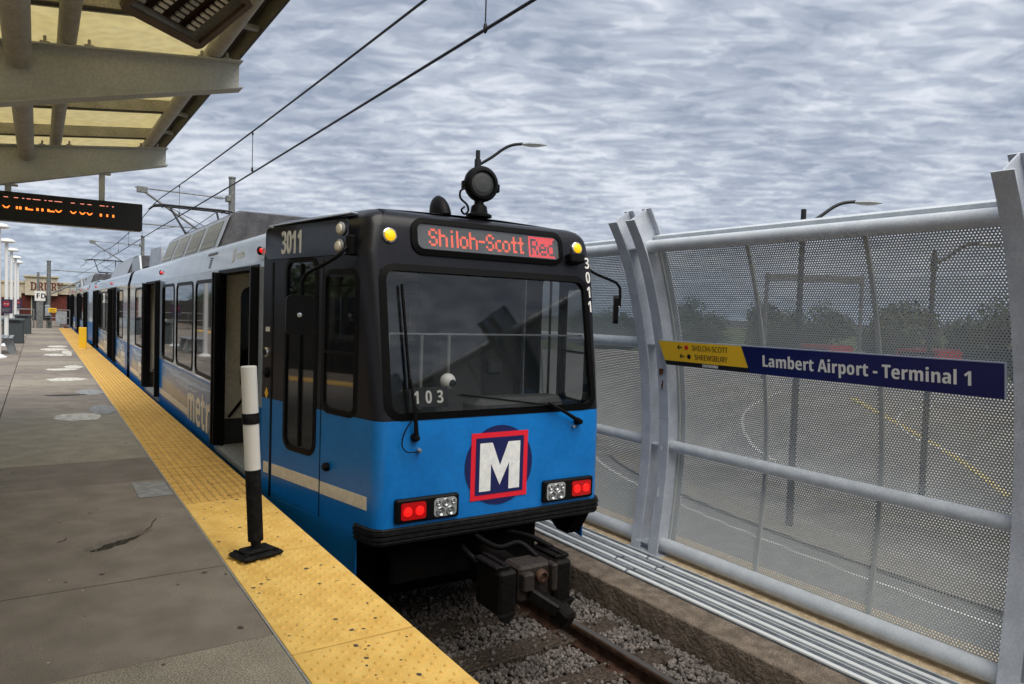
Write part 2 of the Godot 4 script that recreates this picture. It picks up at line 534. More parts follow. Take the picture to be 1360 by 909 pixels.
# An overcast deck of rippled cloud on a flat layer overhead.
func sky_texture() -> ImageTexture:
	var w := 4096
	var h := 2048
	var big := FastNoiseLite.new()
	big.seed = 5
	big.noise_type = FastNoiseLite.TYPE_SIMPLEX_SMOOTH
	big.frequency = 1.1
	big.fractal_octaves = 4
	var puff := FastNoiseLite.new()
	puff.seed = 9
	puff.noise_type = FastNoiseLite.TYPE_SIMPLEX_SMOOTH
	puff.frequency = 7.5
	puff.fractal_octaves = 5
	puff.fractal_gain = 0.5
	puff.domain_warp_enabled = true
	puff.domain_warp_amplitude = 0.16
	puff.domain_warp_frequency = 3.0
	puff.domain_warp_fractal_octaves = 2
	var dark := Color(0.124, 0.146, 0.190)
	var mid := Color(0.190, 0.212, 0.252)
	var pale := Color(0.296, 0.314, 0.346)
	var low := Color(0.128, 0.168, 0.214)
	var out := PackedFloat32Array()
	out.resize(w * h * 3)
	var turn := 0.62
	for y in h:
		var el := PI * (0.5 - (y + 0.5) / h)
		var se := sin(el)
		var ce := cos(el)
		for x in w:
			var k := (y * w + x) * 3
			var c := Color(0.06, 0.06, 0.058)
			if se > -0.02:
				var az := (float(x) + 0.5) / w * TAU - PI
				var dx := sin(az) * ce
				var dz := -cos(az) * ce
				var q := 1.0 / (maxf(se, 0.0) + 0.10)
				var u := dx * q
				var v := dz * q
				var a := u * cos(turn) + v * sin(turn)
				var b := -u * sin(turn) + v * cos(turn)
				var n := puff.get_noise_2d(a * 0.6, b * 1.2)
				var g := big.get_noise_2d((u * 0.8 - v * 0.6) * 0.55 + 3.0, (u * 0.6 + v * 0.8) * 1.1)
				var t := clampf(0.5 + n * 0.66 + g * 0.55, 0.0, 1.0)
				c = dark.lerp(mid, t * 2.0) if t < 0.5 else mid.lerp(pale, (t - 0.5) * 2.0)
				var near := clampf(1.0 - se / 0.16, 0.0, 1.0)
				c = c.lerp(low * (0.92 + 0.5 * n), near * near * 0.75)
			out[k] = c.r
			out[k + 1] = c.g
			out[k + 2] = c.b
	return ImageTexture.create_from_image(Image.create_from_data(w, h, false, Image.FORMAT_RGBF, out.to_byte_array()))

# ------------------------------------------------------------------ platform
func hole_depth(x: float, z: float) -> float:
	# the broken gash in the slab and the small chip beside it
	var d := 0.0
	var a := Vector2(0.31, -5.13)
	var b := Vector2(0.62, -5.40)
	var p := Vector2(x, z)
	var ab := b - a
	var t := clampf((p - a).dot(ab) / ab.length_squared(), 0.0, 1.0)
	var off := (p - (a + ab * t)).length()
	var wide := 0.062 + 0.04 * sin(PI * minf(t * 1.15, 1.0)) * (1.0 - 0.4 * t) + 0.012 * sin(t * 23.0) * (1.0 - t) - 0.022 * t
	d = maxf(d, clampf((wide - off) / 0.018, 0.0, 1.0) * 0.045)
	var c := (p - Vector2(0.165, -5.23))
	d = maxf(d, clampf((0.055 - Vector2(c.x * 0.75, c.y * 1.6).length()) / 0.02, 0.0, 1.0) * 0.018)
	return d

func make_platform() -> void:
	var pf := setting("platform")
	# body under the slabs
	var s := mb()
	bx(s, Vector3(-7.0, -1.6, -46.6), Vector3(1.53, -0.06, 14.0))
	part("platform_wall", s, mats.concrete_kerb, pf)
	# saw-cut slabs: rows along z, one long joint at x = -0.41
	var cuts := [14.0, 10.0, 6.0, 3.0, 0.8, -1.0, -2.3, -3.39, -4.45, -5.7, -6.95, -7.97]
	var z := -7.97
	while z > -46.0:
		z -= 1.24
		cuts.append(maxf(z, -46.6))
	var mat_of := ["concrete_pale", "concrete_brown", "concrete_brown", "concrete_brown", "concrete_dark", "concrete_pale"]
	for k in cuts.size() - 1:
		var z1: float = cuts[k]
		var z0: float = cuts[k + 1]
		var m: Material = mats.concrete_brown
		if k == 6: m = mats.concrete_pale
		elif k == 10: m = mats.concrete_dark
		elif k == 11 or k == 12: m = mats.concrete_pale
		elif k > 12: m = mats[["concrete_brown", "concrete_dark", "concrete_brown", "concrete_pale"][(k * 7) % 4]]
		var g := 0.005
		s = mb()
		var lip := rng.randf_range(-0.002, 0.002)
		if k == 8:
			broken_slab(s, -0.41 + g, 0.94, z0 + g, z1 - g)
		else:
			bx(s, Vector3(-0.41 + g, -0.08, z0 + g), Vector3(0.94, lip, z1 - g), 0.004)
		part("slab", s, m, pf)
		s = mb()
		bx(s, Vector3(-4.5, -0.08, z0 + g), Vector3(-0.41 - g, -0.001 + lip, z1 - g), 0.004)
		part("slab", s, mats.concrete_brown if k % 3 else mats.concrete_dark, pf)
	s = mb()
	bx(s, Vector3(-4.5, -0.07, -46.55), Vector3(0.945, -0.03, 13.9))
	part("joint_filler", s, mats.joint_dark, pf)
	# metal edging along the tactile strip
	s = mb()
	bx(s, Vector3(0.941, -0.07, -46.5), Vector3(0.949, 0.002, 13.9))
	part("edge_strip", s, mats.seam_metal, pf)
	# repair patches: thin skims of pale mortar with ragged outlines
	var patches := [[0.45, -11.1, 0.28, 0.36, "patch_pale"], [0.78, -11.75, 0.18, 0.5, "patch_grey"], [0.40, -13.75, 0.3, 0.09, "joint_dark"], [0.74, -14.1, 0.2, 0.45, "patch_grey"],
		[0.48, -16.5, 0.34, 0.34, "patch_pale"], [0.46, -18.9, 0.33, 0.3, "patch_pale"], [0.70, -19.6, 0.2, 0.45, "patch_pale"], [0.42, -24.0, 0.3, 0.5, "patch_pale"], [0.72, -24.8, 0.12, 1.4, "patch_pale"], [0.40, -26.6, 0.36, 0.7, "patch_pale"], [0.55, -28.3, 0.3, 0.6, "patch_pale"]]
	for q in patches:
		var poly := PackedVector2Array()
		var n := 26
		for i in n:
			var a := TAU * i / n
			var rr := 1.0 + rng.randf_range(-0.16, 0.12)
			poly.append(Vector2(q[0] + cos(a) * q[2] * rr, -(q[1] + sin(a) * q[3] * rr)))
		s = mb()
		prism(s, Transform3D(Basis(Vector3.RIGHT, Vector3.FORWARD, Vector3.UP), Vector3(0, 0.0025, 0)), poly, 0.004)
		part("repair_patch", s, mats[q[4]], pf)
	# the square infill by the strip
	s = mb()
	prism(s, Transform3D(Basis(Vector3.RIGHT, Vector3.FORWARD, Vector3.UP), Vector3(0, 0.0025, 0)), PackedVector2Array([Vector2(0.675, 6.86), Vector2(0.925, 6.82), Vector2(0.922, 6.30), Vector2(0.675, 6.30)]), 0.004)
	part("square_patch", s, mats.patch_grey, pf)
	# hairline cracks and trodden gum
	for q in [[Vector2(0.62, 5.40), Vector2(0.665, 5.47), Vector2(0.68, 5.56), Vector2(0.72, 5.66)], [Vector2(0.11, 5.36), Vector2(0.15, 5.39), Vector2(0.16, 5.44)], [Vector2(0.565, 2.78), Vector2(0.60, 2.80), Vector2(0.585, 2.86), Vector2(0.63, 2.90), Vector2(0.625, 2.97)]]:
		s = mb()
		prism(s, Transform3D(Basis(Vector3.RIGHT, Vector3.FORWARD, Vector3.UP), Vector3(0, 0.0025, 0)), line_of(PackedVector2Array(q), 0.006), 0.002)
		part("crack", s, mats.joint_dark, pf)
	s = mb()
	for i in 260:
		var x := rng.randf_range(-2.0, 0.92)
		var zz := -rng.randf_range(1.6, 16.0)
		spot(s, x, 0.0026, zz, rng.randf_range(0.004, 0.016))
	var gum := part("gum_spots", s, mats.gum, pf)
	gum.set_meta("kind", "stuff")
	s = mb()
	for i in 40:
		spot(s, rng.randf_range(-1.5, 0.92), 0.003, -rng.randf_range(2.0, 9.0), rng.randf_range(0.003, 0.008))
	var bits := part("litter_specks", s, mats.patch_pale, pf)
	bits.set_meta("kind", "stuff")
	# tactile strip, both edges of the island
	var tp := setting("tactile_paving")
	var new_tile := tile_mesh(1.396, 0.085, true)
	var old_tile := tile_mesh(1.396, 0.0605, false)
	# dirt trodden into the lines between the domes of the old tiles
	s = mb()
	var gx := 0.0605
	while gx < 0.59:
		bx(s, Vector3(gx - 0.0028, 0.003, -1.39), Vector3(gx + 0.0028, 0.0062, -0.005))
		gx += 0.0605
	for j in 9:
		bx(s, Vector3(0.005, 0.003, -0.145 - j * 0.151), Vector3(0.595, 0.0061, -0.139 - j * 0.151))
	var dirt := s.commit()
	var at := -0.32
	while at < 13.0:
		at += 1.41
	while at > -46.0:
		var o := inst("tactile_tile", new_tile if at > -4.6 else old_tile, mats.tactile_yellow if at > -4.6 else mats.tactile_worn, tp, place(Vector3(0.952, 0, at)))
		o.position.y = rng.randf_range(-0.001, 0.001)
		if at < -4.6: inst("trodden_dirt", dirt, mats.tile_dirt, tp, place(Vector3(0.952, 0.0, at)))
		var far := inst("tactile_tile", old_tile, mats.tactile_worn, tp, place(Vector3(-5.15, 0, at)))
		far.position.y = 0.0
		at -= 1.41
	s = mb()
	for i in 105:
		var x := rng.randf_range(0.97, 1.52)
		spot(s, x, 0.0045, -rng.randf_range(1.6, 7.0), rng.randf_range(0.004, 0.015))
	var g2 := part("gum_spots", s, mats.gum, tp)
	g2.set_meta("kind", "stuff")
	# nosing of the platform edge
	s = mb()
	bx(s, Vector3(1.53, -0.34, -46.6), Vector3(1.553, -0.012, 14.0))
	part("edge_nosing", s, mats.concrete_kerb, pf)
	s = mb()
	bx(s, Vector3(-5.2, -0.08, -46.6), Vector3(-4.505, -0.006, 14.0))
	part("slab", s, mats.concrete_brown, pf)

func spot(s: SurfaceTool, x: float, y: float, z: float, r: float) -> void:
	var n := 7
	var p := []
	for i in n:
		var a := TAU * i / n
		var rr := r * rng.randf_range(0.7, 1.3)
		p.append(Vector3(x + cos(a) * rr, y, z - sin(a) * rr * rng.randf_range(0.7, 1.4)))
	for i in range(1, n - 1):
		tri(s, p[0], p[i], p[i + 1])

func broken_slab(s: SurfaceTool, x0: float, x1: float, z0: float, z1: float) -> void:
	var nx := 150
	var nz := 120
	var rows := []
	var r := RandomNumberGenerator.new()
	r.seed = 4
	for i in nz + 1:
		var line := []
		var z := lerpf(z1, z0, float(i) / nz)
		for j in nx + 1:
			var x := lerpf(x0, x1, float(j) / nx)
			var d := hole_depth(x, z)
			if d > 0.0: d *= r.randf_range(0.6, 1.15)
			line.append(Vector3(x, -d, z))
		rows.append(line)
	sheet(s, rows, 0, nz)
	quad(s, Vector3(x0, -0.05, z1), Vector3(x1, -0.05, z1), Vector3(x1, 0, z1), Vector3(x0, 0, z1))
	quad(s, Vector3(x0, -0.05, z0), Vector3(x0, 0, z0), Vector3(x1, 0, z0), Vector3(x1, -0.05, z0))
	quad(s, Vector3(x1, -0.05, z1), Vector3(x1, -0.05, z0), Vector3(x1, 0, z0), Vector3(x1, 0, z1))

# One tactile tile 0.6 m wide, running from z = 0 to z = -length, with its truncated domes.
func tile_mesh(length: float, pitch: float, staggered: bool) -> Mesh:
	var s := mb()
	bx(s, Vector3(0, -0.05, -length), Vector3(0.600, 0.004, 0), 0.003)
	var row := 0
	var z := -pitch * 0.45
	while z > -length + pitch * 0.3:
		var x := pitch * (0.5 if row % 2 == 0 or not staggered else 1.0)
		while x < 0.6 - pitch * 0.3:
			dome(s, Vector3(x, 0.004, z), 0.0165 if staggered else 0.0145)
			x += pitch
		z -= pitch * (0.5 if staggered else 1.0)
		row += 1
	if not staggered:
		pass
	return s.commit()

func dome(s: SurfaceTool, c: Vector3, r: float) -> void:
	var n := 8
	for k in n:
		var a := TAU * k / n
		var b := TAU * (k + 1) / n
		var pa := Vector3(cos(a), 0, -sin(a))
		var pb := Vector3(cos(b), 0, -sin(b))
		quad(s, c + pa * r, c + pb * r, c + pb * r * 0.6 + Vector3.UP * 0.008, c + pa * r * 0.6 + Vector3.UP * 0.008)
		tri(s, c + Vector3.UP * 0.0084, c + pa * r * 0.6 + Vector3.UP * 0.008, c + pb * r * 0.6 + Vector3.UP * 0.008)

# ------------------------------------------------------------------ track, kerb, walkway
func stone_mesh(sd: int) -> Mesh:
	var r := RandomNumberGenerator.new()
	r.seed = sd
	var p := []
	for q in [Vector3(0, 1, 0), Vector3(0.89, 0.45, 0), Vector3(0.28, 0.45, 0.85), Vector3(-0.72, 0.45, 0.53), Vector3(-0.72, 0.45, -0.53), Vector3(0.28, 0.45, -0.85), Vector3(0.72, -0.45, 0.53), Vector3(-0.28, -0.45, 0.85), Vector3(-0.89, -0.45, 0), Vector3(-0.28, -0.45, -0.85), Vector3(0.72, -0.45, -0.53), Vector3(0, -1, 0)]:
		p.append(q * Vector3(1.0, 0.75, 0.85) * r.randf_range(0.72, 1.2))
	var s := mb()
	for f in [[0, 2, 1], [0, 3, 2], [0, 4, 3], [0, 5, 4], [0, 1, 5], [1, 2, 6], [2, 3, 7], [3, 4, 8], [4, 5, 9], [5, 1, 10], [6, 2, 7], [7, 3, 8], [8, 4, 9], [9, 5, 10], [10, 1, 6], [11, 6, 7], [11, 7, 8], [11, 8, 9], [11, 9, 10], [11, 10, 6]]:
		tri(s, p[f[0]], p[f[2]], p[f[1]])
	return s.commit()

func make_track() -> void:
	var bed := setting("track_bed")
	var s := mb()
	bx(s, Vector3(1.56, -1.7, -70), Vector3(4.47, -1.215, 14))
	part("ballast_bed", s, mats.ballast_bed, bed)
	s = mb()
	bx(s, Vector3(-9.5, -1.7, -70), Vector3(-7.02, -1.2, 14))
	part("ballast_bed", s, mats.ballast_bed, bed)
	# ties
	var tie := mb()
	bx(tie, Vector3(-1.22, -0.15, -0.115), Vector3(1.22, 0, 0.115), 0.008)
	var tie_mesh := tie.commit()
	var k := 0
	var z := 3.0
	while z > -16.0:
		var o := inst("tie", tie_mesh, mats.wood_tie, bed, Transform3D(Basis(Vector3.UP, rng.randf_range(-0.015, 0.015)), Vector3(XC, -1.150 + rng.randf_range(-0.008, 0.006), z)))
		o.scale.z = rng.randf_range(0.92, 1.05)
		z -= 0.64
		k += 1
	# rails with head, web and foot
	for g in [-1.0, 1.0]:
		s = mb()
		var prof := PackedVector2Array([Vector2(-0.07, 0), Vector2(0.07, 0), Vector2(0.07, 0.012), Vector2(0.012, 0.03), Vector2(0.009, 0.11), Vector2(0.036, 0.122), Vector2(0.036, 0.15), Vector2(0.028, 0.158), Vector2(-0.028, 0.158), Vector2(-0.036, 0.15), Vector2(-0.036, 0.122), Vector2(-0.009, 0.11), Vector2(-0.012, 0.03), Vector2(-0.07, 0.012)])
		prism(s, Transform3D(Basis(), Vector3(XC + g * 0.735, RAIL_Y - 0.158, -70)), prof, 84.0)
		var rail := part("rail", s, mats.rail_rust, bed)
		s = mb()
		bx(s, Vector3(XC + g * 0.735 - 0.026, RAIL_Y - 0.002, -69.9), Vector3(XC + g * 0.735 + 0.026, RAIL_Y + 0.0015, 13.9))
		part("running_surface", s, mats.rail_top, rail)
		# spikes and plates at the near ties
		for i in 12:
			var zt := 0.44 - i * 0.64
			s = mb()
			bx(s, Vector3(XC + g * 0.735 - 0.13, -1.168, zt - 0.08), Vector3(XC + g * 0.735 + 0.13, -1.152, zt + 0.08), 0.003)
			for w in [-0.1, 0.1]:
				bx(s, Vector3(XC + g * 0.735 + w - 0.014, -1.155, zt - 0.05), Vector3(XC + g * 0.735 + w + 0.014, -1.125, zt - 0.02), 0.004)
			part("tie_plate", s, mats.rail_rust, bed)
	# loose stones
	for kind in 3:
		var mm := MultiMesh.new()
		mm.transform_format = MultiMesh.TRANSFORM_3D
		mm.use_colors = true
		mm.mesh = stone_mesh(50 + kind)
		var rows := []
		for i in 15000:
			var zz := -rng.randf_range(0.2, 9.6)
			var x := rng.randf_range(1.62, 4.45)
			var tie_off := absf(fposmod(zz - 3.0 + 0.32, 0.64) - 0.32)
			var deep := 0.0
			var r := rng.randf_range(0.013, 0.028)
			if tie_off < 0.125 and absf(x - XC) < 1.22:
				if rng.randf() > 0.06: continue
				deep = 0.045
			if absf(absf(x - XC) - 0.735) < 0.09:
				if rng.randf() > 0.5: continue
				deep -= 0.02
			rows.append([Transform3D(Basis.from_euler(Vector3(rng.randf() * TAU, rng.randf() * TAU, rng.randf() * TAU)).scaled(Vector3.ONE * r), Vector3(x, -1.205 + deep + rng.randf_range(0.0, 0.035) + (0.03 if absf(x - XC) > 0.9 and absf(x - XC) < 1.25 else 0.0), zz)), rng.randf()])
		mm.instance_count = rows.size()
		for i in rows.size():
			mm.set_instance_transform(i, rows[i][0])
			var t: float = rows[i][1]
			var c := Color(0.62, 0.60, 0.60).lerp(Color(1.0, 0.98, 0.97), t)
			mm.set_instance_color(i, c)
		var o := MultiMeshInstance3D.new()
		o.name = "ballast_stones"
		o.multimesh = mm
		o.material_override = mats.stone
		o.set_meta("kind", "stuff")
		bed.add_child(o, true)
	# concrete kerb beside the track
	var kerb := setting("kerb")
	s = mb()
	var edge_rows := []
	var nz := 420
	for i in nz + 1:
		var zz := lerpf(6.0, -20.0, float(i) / nz)
		var j := rng.randf_range(-0.008, 0.004)
		edge_rows.append([Vector3(4.475 + rng.randf_range(-0.006, 0.006), -1.5, zz), Vector3(4.468 + rng.randf_range(-0.01, 0.008), -1.12 + rng.randf_range(-0.02, 0.02), zz), Vector3(4.462 + j, -0.945 + rng.randf_range(-0.006, 0.003), zz), Vector3(4.482 + j, -0.922 + rng.randf_range(-0.004, 0.002), zz), Vector3(4.6, -0.92, zz), Vector3(4.757, -0.92, zz)])
	sheet(s, edge_rows, 0, nz)
	part("kerb_face", s, mats.concrete_kerb, kerb)
	s = mb()
	bx(s, Vector3(4.52, -1.7, -70), Vector3(5.36, -0.955, 14))
	part("kerb_core", s, mats.concrete_kerb, kerb)
	var ledge := setting("concrete_ledge")
	s = mb()
	bx(s, Vector3(5.362, -1.7, -70), Vector3(6.1, -0.915, 14))
	part("ledge_slab", s, mats.concrete_tan, ledge)
	# aluminium walkway: four planks, each with a raised bright rib
	var n := 0
	for run in 3:
		var z1 := 8.0 - run * 6.6
		var wk := thing("metal_walkway", ["grey ribbed metal walkway planks beside the kerb past the blank end of the sign", "grey ribbed metal walkway planks beside the kerb below the station sign", "grey ribbed metal walkway planks beside the kerb next to the train"][run], "walkway", Vector3(0, 0, 0), 0, "metal walkway runs along the fence")
		for q in 4:
			var x := 4.765 + q * 0.149
			var off: float = [0.12, -0.2, 0.22, -0.05][q]
			s = mb()
			bx(s, Vector3(x, -0.95, z1 - 6.58 + off), Vector3(x + 0.143, -0.908, z1 + off), 0.003)
			var pl := part("plank", s, mats.walkway_metal, wk)
			s = mb()
			bx(s, Vector3(x + 0.004, -0.912, z1 - 6.57 + off), Vector3(x + 0.046, -0.894, z1 - 0.01 + off), 0.004)
			bx(s, Vector3(x + 0.120, -0.912, z1 - 6.57 + off), Vector3(x + 0.126, -0.902, z1 - 0.01 + off), 0.001)
			part("rib", s, mats.walkway_edge, pl)
	# buried ground around the station
	var gr := setting("ground")
	s = mb()
	bx(s, Vector3(-600, -5.2, -800), Vector3(600, -4.6, 300))
	part("grass_sheet", s, mats.grass, gr)
	s = mb()
	bx(s, Vector3(-60, -4.59, -78), Vector3(1.5, -0.35, -47.2))
	bx(s, Vector3(-9.6, -4.55, -70), Vector3(6.12, -1.702, 14))
	part("embankment", s, mats.concrete_kerb, gr)

# ------------------------------------------------------------------ fence
var fy := [-0.95, -0.4, 0.15, 0.65, 1.15, 1.5, 1.9, 2.2, 2.52, 2.9]
var fx := [5.368, 5.43, 5.472, 5.455, 5.39, 5.31, 5.19, 5.07, 4.885, 4.63]
func fence_x(y: float) -> float:
	for i in fy.size() - 1:
		if y <= fy[i + 1] or i == fy.size() - 2:
			var t: float = (y - fy[i]) / (fy[i + 1] - fy[i])
			var a: float = fx[maxi(i - 1, 0)]
			var d: float = fx[mini(i + 2, fx.size() - 1)]
			return cubic_interpolate(fx[i], fx[i + 1], a, d, t)
	return fx[0]

# point at height y on the front curve, pushed back by «back» along its normal
func fence_p(y: float, back: float) -> Vector2:
	var d := Vector2(fence_x(y + 0.02) - fence_x(y - 0.02), 0.04).normalized()
	return Vector2(fence_x(y), y) + Vector2(d.y, -d.x) * back

# plate following the curve between two depths, from z0 to z1
func curved_plate(s: SurfaceTool, y0: float, y1: float, b0: float, b1: float, z0: float, z1: float, n := 22) -> void:
	for i in n:
		var ya := lerpf(y0, y1, float(i) / n)
		var yb := lerpf(y0, y1, float(i + 1) / n)
		var p := fence_p(ya, b0)
		var q := fence_p(yb, b0)
		var r := fence_p(ya, b1)
		var t := fence_p(yb, b1)
		quad(s, Vector3(p.x, p.y, z0), Vector3(p.x, p.y, z1), Vector3(q.x, q.y, z1), Vector3(q.x, q.y, z0))
		quad(s, Vector3(r.x, r.y, z1), Vector3(r.x, r.y, z0), Vector3(t.x, t.y, z0), Vector3(t.x, t.y, z1))
		quad(s, Vector3(p.x, p.y, z1), Vector3(r.x, r.y, z1), Vector3(t.x, t.y, z1), Vector3(q.x, q.y, z1))
		quad(s, Vector3(r.x, r.y, z0), Vector3(p.x, p.y, z0), Vector3(q.x, q.y, z0), Vector3(t.x, t.y, z0))
		if i == 0:
			quad(s, Vector3(p.x, p.y, z0), Vector3(r.x, r.y, z0), Vector3(r.x, r.y, z1), Vector3(p.x, p.y, z1))
		if i == n - 1:
			quad(s, Vector3(q.x, q.y, z1), Vector3(t.x, t.y, z1), Vector3(t.x, t.y, z0), Vector3(q.x, q.y, z0))

# sheet of staggered round holes, 23 mm apart, local z from 0 to width
func perforated_mesh(width: float, y0: float, y1: float, back: float) -> Mesh:
	var ys := [y0]
	var y := y0
	var pitch := 0.023
	var rise := pitch * 0.8660254
	while y < y1:
		var a := fence_p(y, back)
		var b := fence_p(y + 0.01, back)
		y += rise * 0.01 / a.distance_to(b)
		ys.append(y)
	var cols := int(width / pitch)
	var vert := PackedVector3Array()
	var norm := PackedVector3Array()
	var idx := PackedInt32Array()
	var ro := pitch / sqrt(3.0)
	var ri := pitch * 0.258
	for i in range(1, ys.size() - 1):
		var c := fence_p(ys[i], back)
		var d := (fence_p(ys[i + 1], back) - fence_p(ys[i - 1], back)).normalized()
		var n := Vector3(-d.y, d.x, 0)
		for j in cols:
			var z := (j + (0.75 if i % 2 else 0.25)) * pitch
			var base := vert.size()
			for k in 6:
				var a := TAU * (k + 0.5) / 6
				var co := cos(a)
				var si := sin(a)
				vert.append(Vector3(c.x + d.x * si * ro, c.y + d.y * si * ro, z + co * ro))
				norm.append(n)
			for k in 6:
				var a := TAU * (k + 0.5) / 6
				vert.append(Vector3(c.x + d.x * sin(a) * ri, c.y + d.y * sin(a) * ri, z + cos(a) * ri))
				norm.append(n)
			for k in 6:
				var l := (k + 1) % 6
				idx.append_array([base + k, base + 6 + l, base + l, base + k, base + 6 + k, base + 6 + l])
	var arr := []
	arr.resize(Mesh.ARRAY_MAX)
	arr[Mesh.ARRAY_VERTEX] = vert
	arr[Mesh.ARRAY_NORMAL] = norm
	arr[Mesh.ARRAY_INDEX] = idx
	var m := ArrayMesh.new()
	m.add_surface_from_arrays(Mesh.PRIMITIVE_TRIANGLES, arr)
	return m

func make_fence() -> void:
	var pan := perforated_mesh(1.085, -0.80, 2.25, 0.225)
	# one twin post, local z = 0 at its far edge
	var beams := []
	var s := mb()
	curved_plate(s, -0.93, 2.52, 0.0, 0.016, 0.0, 0.13)
	beams.append(["front_flange", s.commit(), mats.fence_paint])
	s = mb()
	curved_plate(s, -0.93, 2.52, 0.0165, 0.2545, 0.058, 0.072)
	beams.append(["web", s.commit(), mats.fence_paint])
	s = mb()
	curved_plate(s, -0.93, 2.52, 0.255, 0.27, 0.0, 0.13)
	beams.append(["rear_flange", s.commit(), mats.fence_paint])
	var names := {-2: "beside the train's second door", -1: "hidden beside the train's cab", 0: "standing between train cab and blue station sign", 1: "at the blank end of the blue station sign", 2: "one bay past the blank end of the sign", 3: "two bays past the blank end of the sign", 4: "three bays past the blank end of the sign"}
	var bays := {-3: "beside the train's second door", -2: "beside the train's middle", -1: "seen between train cab and twin post", 0: "carrying the blue station sign", 1: "one bay past the blank end of the sign", 2: "two bays past the blank end of the sign", 3: "three bays past the blank end of the sign"}
	for k in range(-2, 5):
		var post := thing("fence_post", "grey curved twin steel fence post " + names[k], "post", Vector3(0, 0, -5.636 + TWIN * k), 0, "twin posts of the platform fence")
		for b in 2:
			for q in beams:
				inst(q[0], q[1], q[2], post, place(Vector3(0, 0, b * 0.258)))
		for yy in [-0.83, 0.21, 1.26, 2.22]:
			s = mb()
			var p := fence_p(yy, 0.1)
			bx(s, Vector3(p.x - 0.06, p.y - 0.006, 0.072), Vector3(p.x + 0.1, p.y + 0.006, 0.316))
			part("tie_plate", s, mats.fence_paint, post)
			s = mb()
			tube(s, [Vector3(p.x, p.y + 0.005, 0.19), Vector3(p.x, p.y + 0.05, 0.19)], 0.012, 8)
			part("bolt", s, mats.rust, post)
		s = mb()
		bx(s, Vector3(5.33, -0.935, -0.04), Vector3(5.72, -0.912, 0.43), 0.004)
		part("base_plate", s, mats.fence_paint, post)
		if k == 0:
			# weathered holes where paint has gone
			for q in [[1.02, 0.26 + 0.062, 0.034, 0.05], [0.90, 0.26 + 0.066, 0.009, 0.08], [0.86, 0.26 + 0.05, 0.006, 0.06], [0.2, 0.30, 0.014, 0.02], [-0.28, 0.31, 0.014, 0.09], [-0.82, 0.1, 0.03, 0.02]]:
				s = mb()
				var p := fence_p(q[0], -0.0015)
				var poly := PackedVector2Array()
				for i in 11:
					poly.append(Vector2(cos(TAU * i / 11.0) * q[2], sin(TAU * i / 11.0) * q[3]) * rng.randf_range(0.7, 1.25))
				prism(s, Transform3D(Basis(Vector3(0, 0, 1), Vector3(0, 1, 0), Vector3(-1, 0, 0)), Vector3(p.x, p.y, q[1])), poly, 0.0015)
				part("rust_patch", s, mats.rust if q[0] > 0.5 else mats.walkway_edge, post)
	for k in range(-3, 4):
		var z0 := 0.0
		var z1 := TWIN
		var bay := thing("perforated_fence", "perforated grey metal fence bay " + bays[k], "fence", Vector3(0, 0, -5.636 + TWIN * k), 0, "perforated fence bays along the track")
		for q in [[-0.80, 0.072], [0.22, 0.06], [1.27, 0.06], [2.232, 0.062]]:
			if k == 0 and q[0] == 1.27: continue
			s = mb()
			var p := fence_p(q[0], 0.115)
			tube(s, [Vector3(p.x, p.y, 0.332), Vector3(p.x, p.y, 1.6), Vector3(p.x, p.y, TWIN + 0.056)], q[1], 20)
			part("rail", s, mats.fence_rail, bay)
		for j in 3:
			inst("panel", pan, mats.perforated, bay, place(Vector3(0, 0, 0.345 + j * 1.095)))
		for j in 4:
			s = mb()
			curved_plate(s, -0.82, 2.25, 0.205, 0.224, 0.332 + j * 1.095 - (0.014 if j > 0 else 0.0), 0.332 + j * 1.095 + 0.022)
			part("seam_strip", s, mats.seam_pale, bay)
		s = mb()
		curved_plate(s, 2.24, 2.292, 0.20, 0.25, 0.332, TWIN + 0.056, 3)
		part("top_cap", s, mats.fence_rail, bay)
		s = mb()
		curved_plate(s, -0.84, -0.80, 0.20, 0.25, 0.332, TWIN + 0.056, 3)
		part("bottom_cap", s, mats.seam_metal, bay)

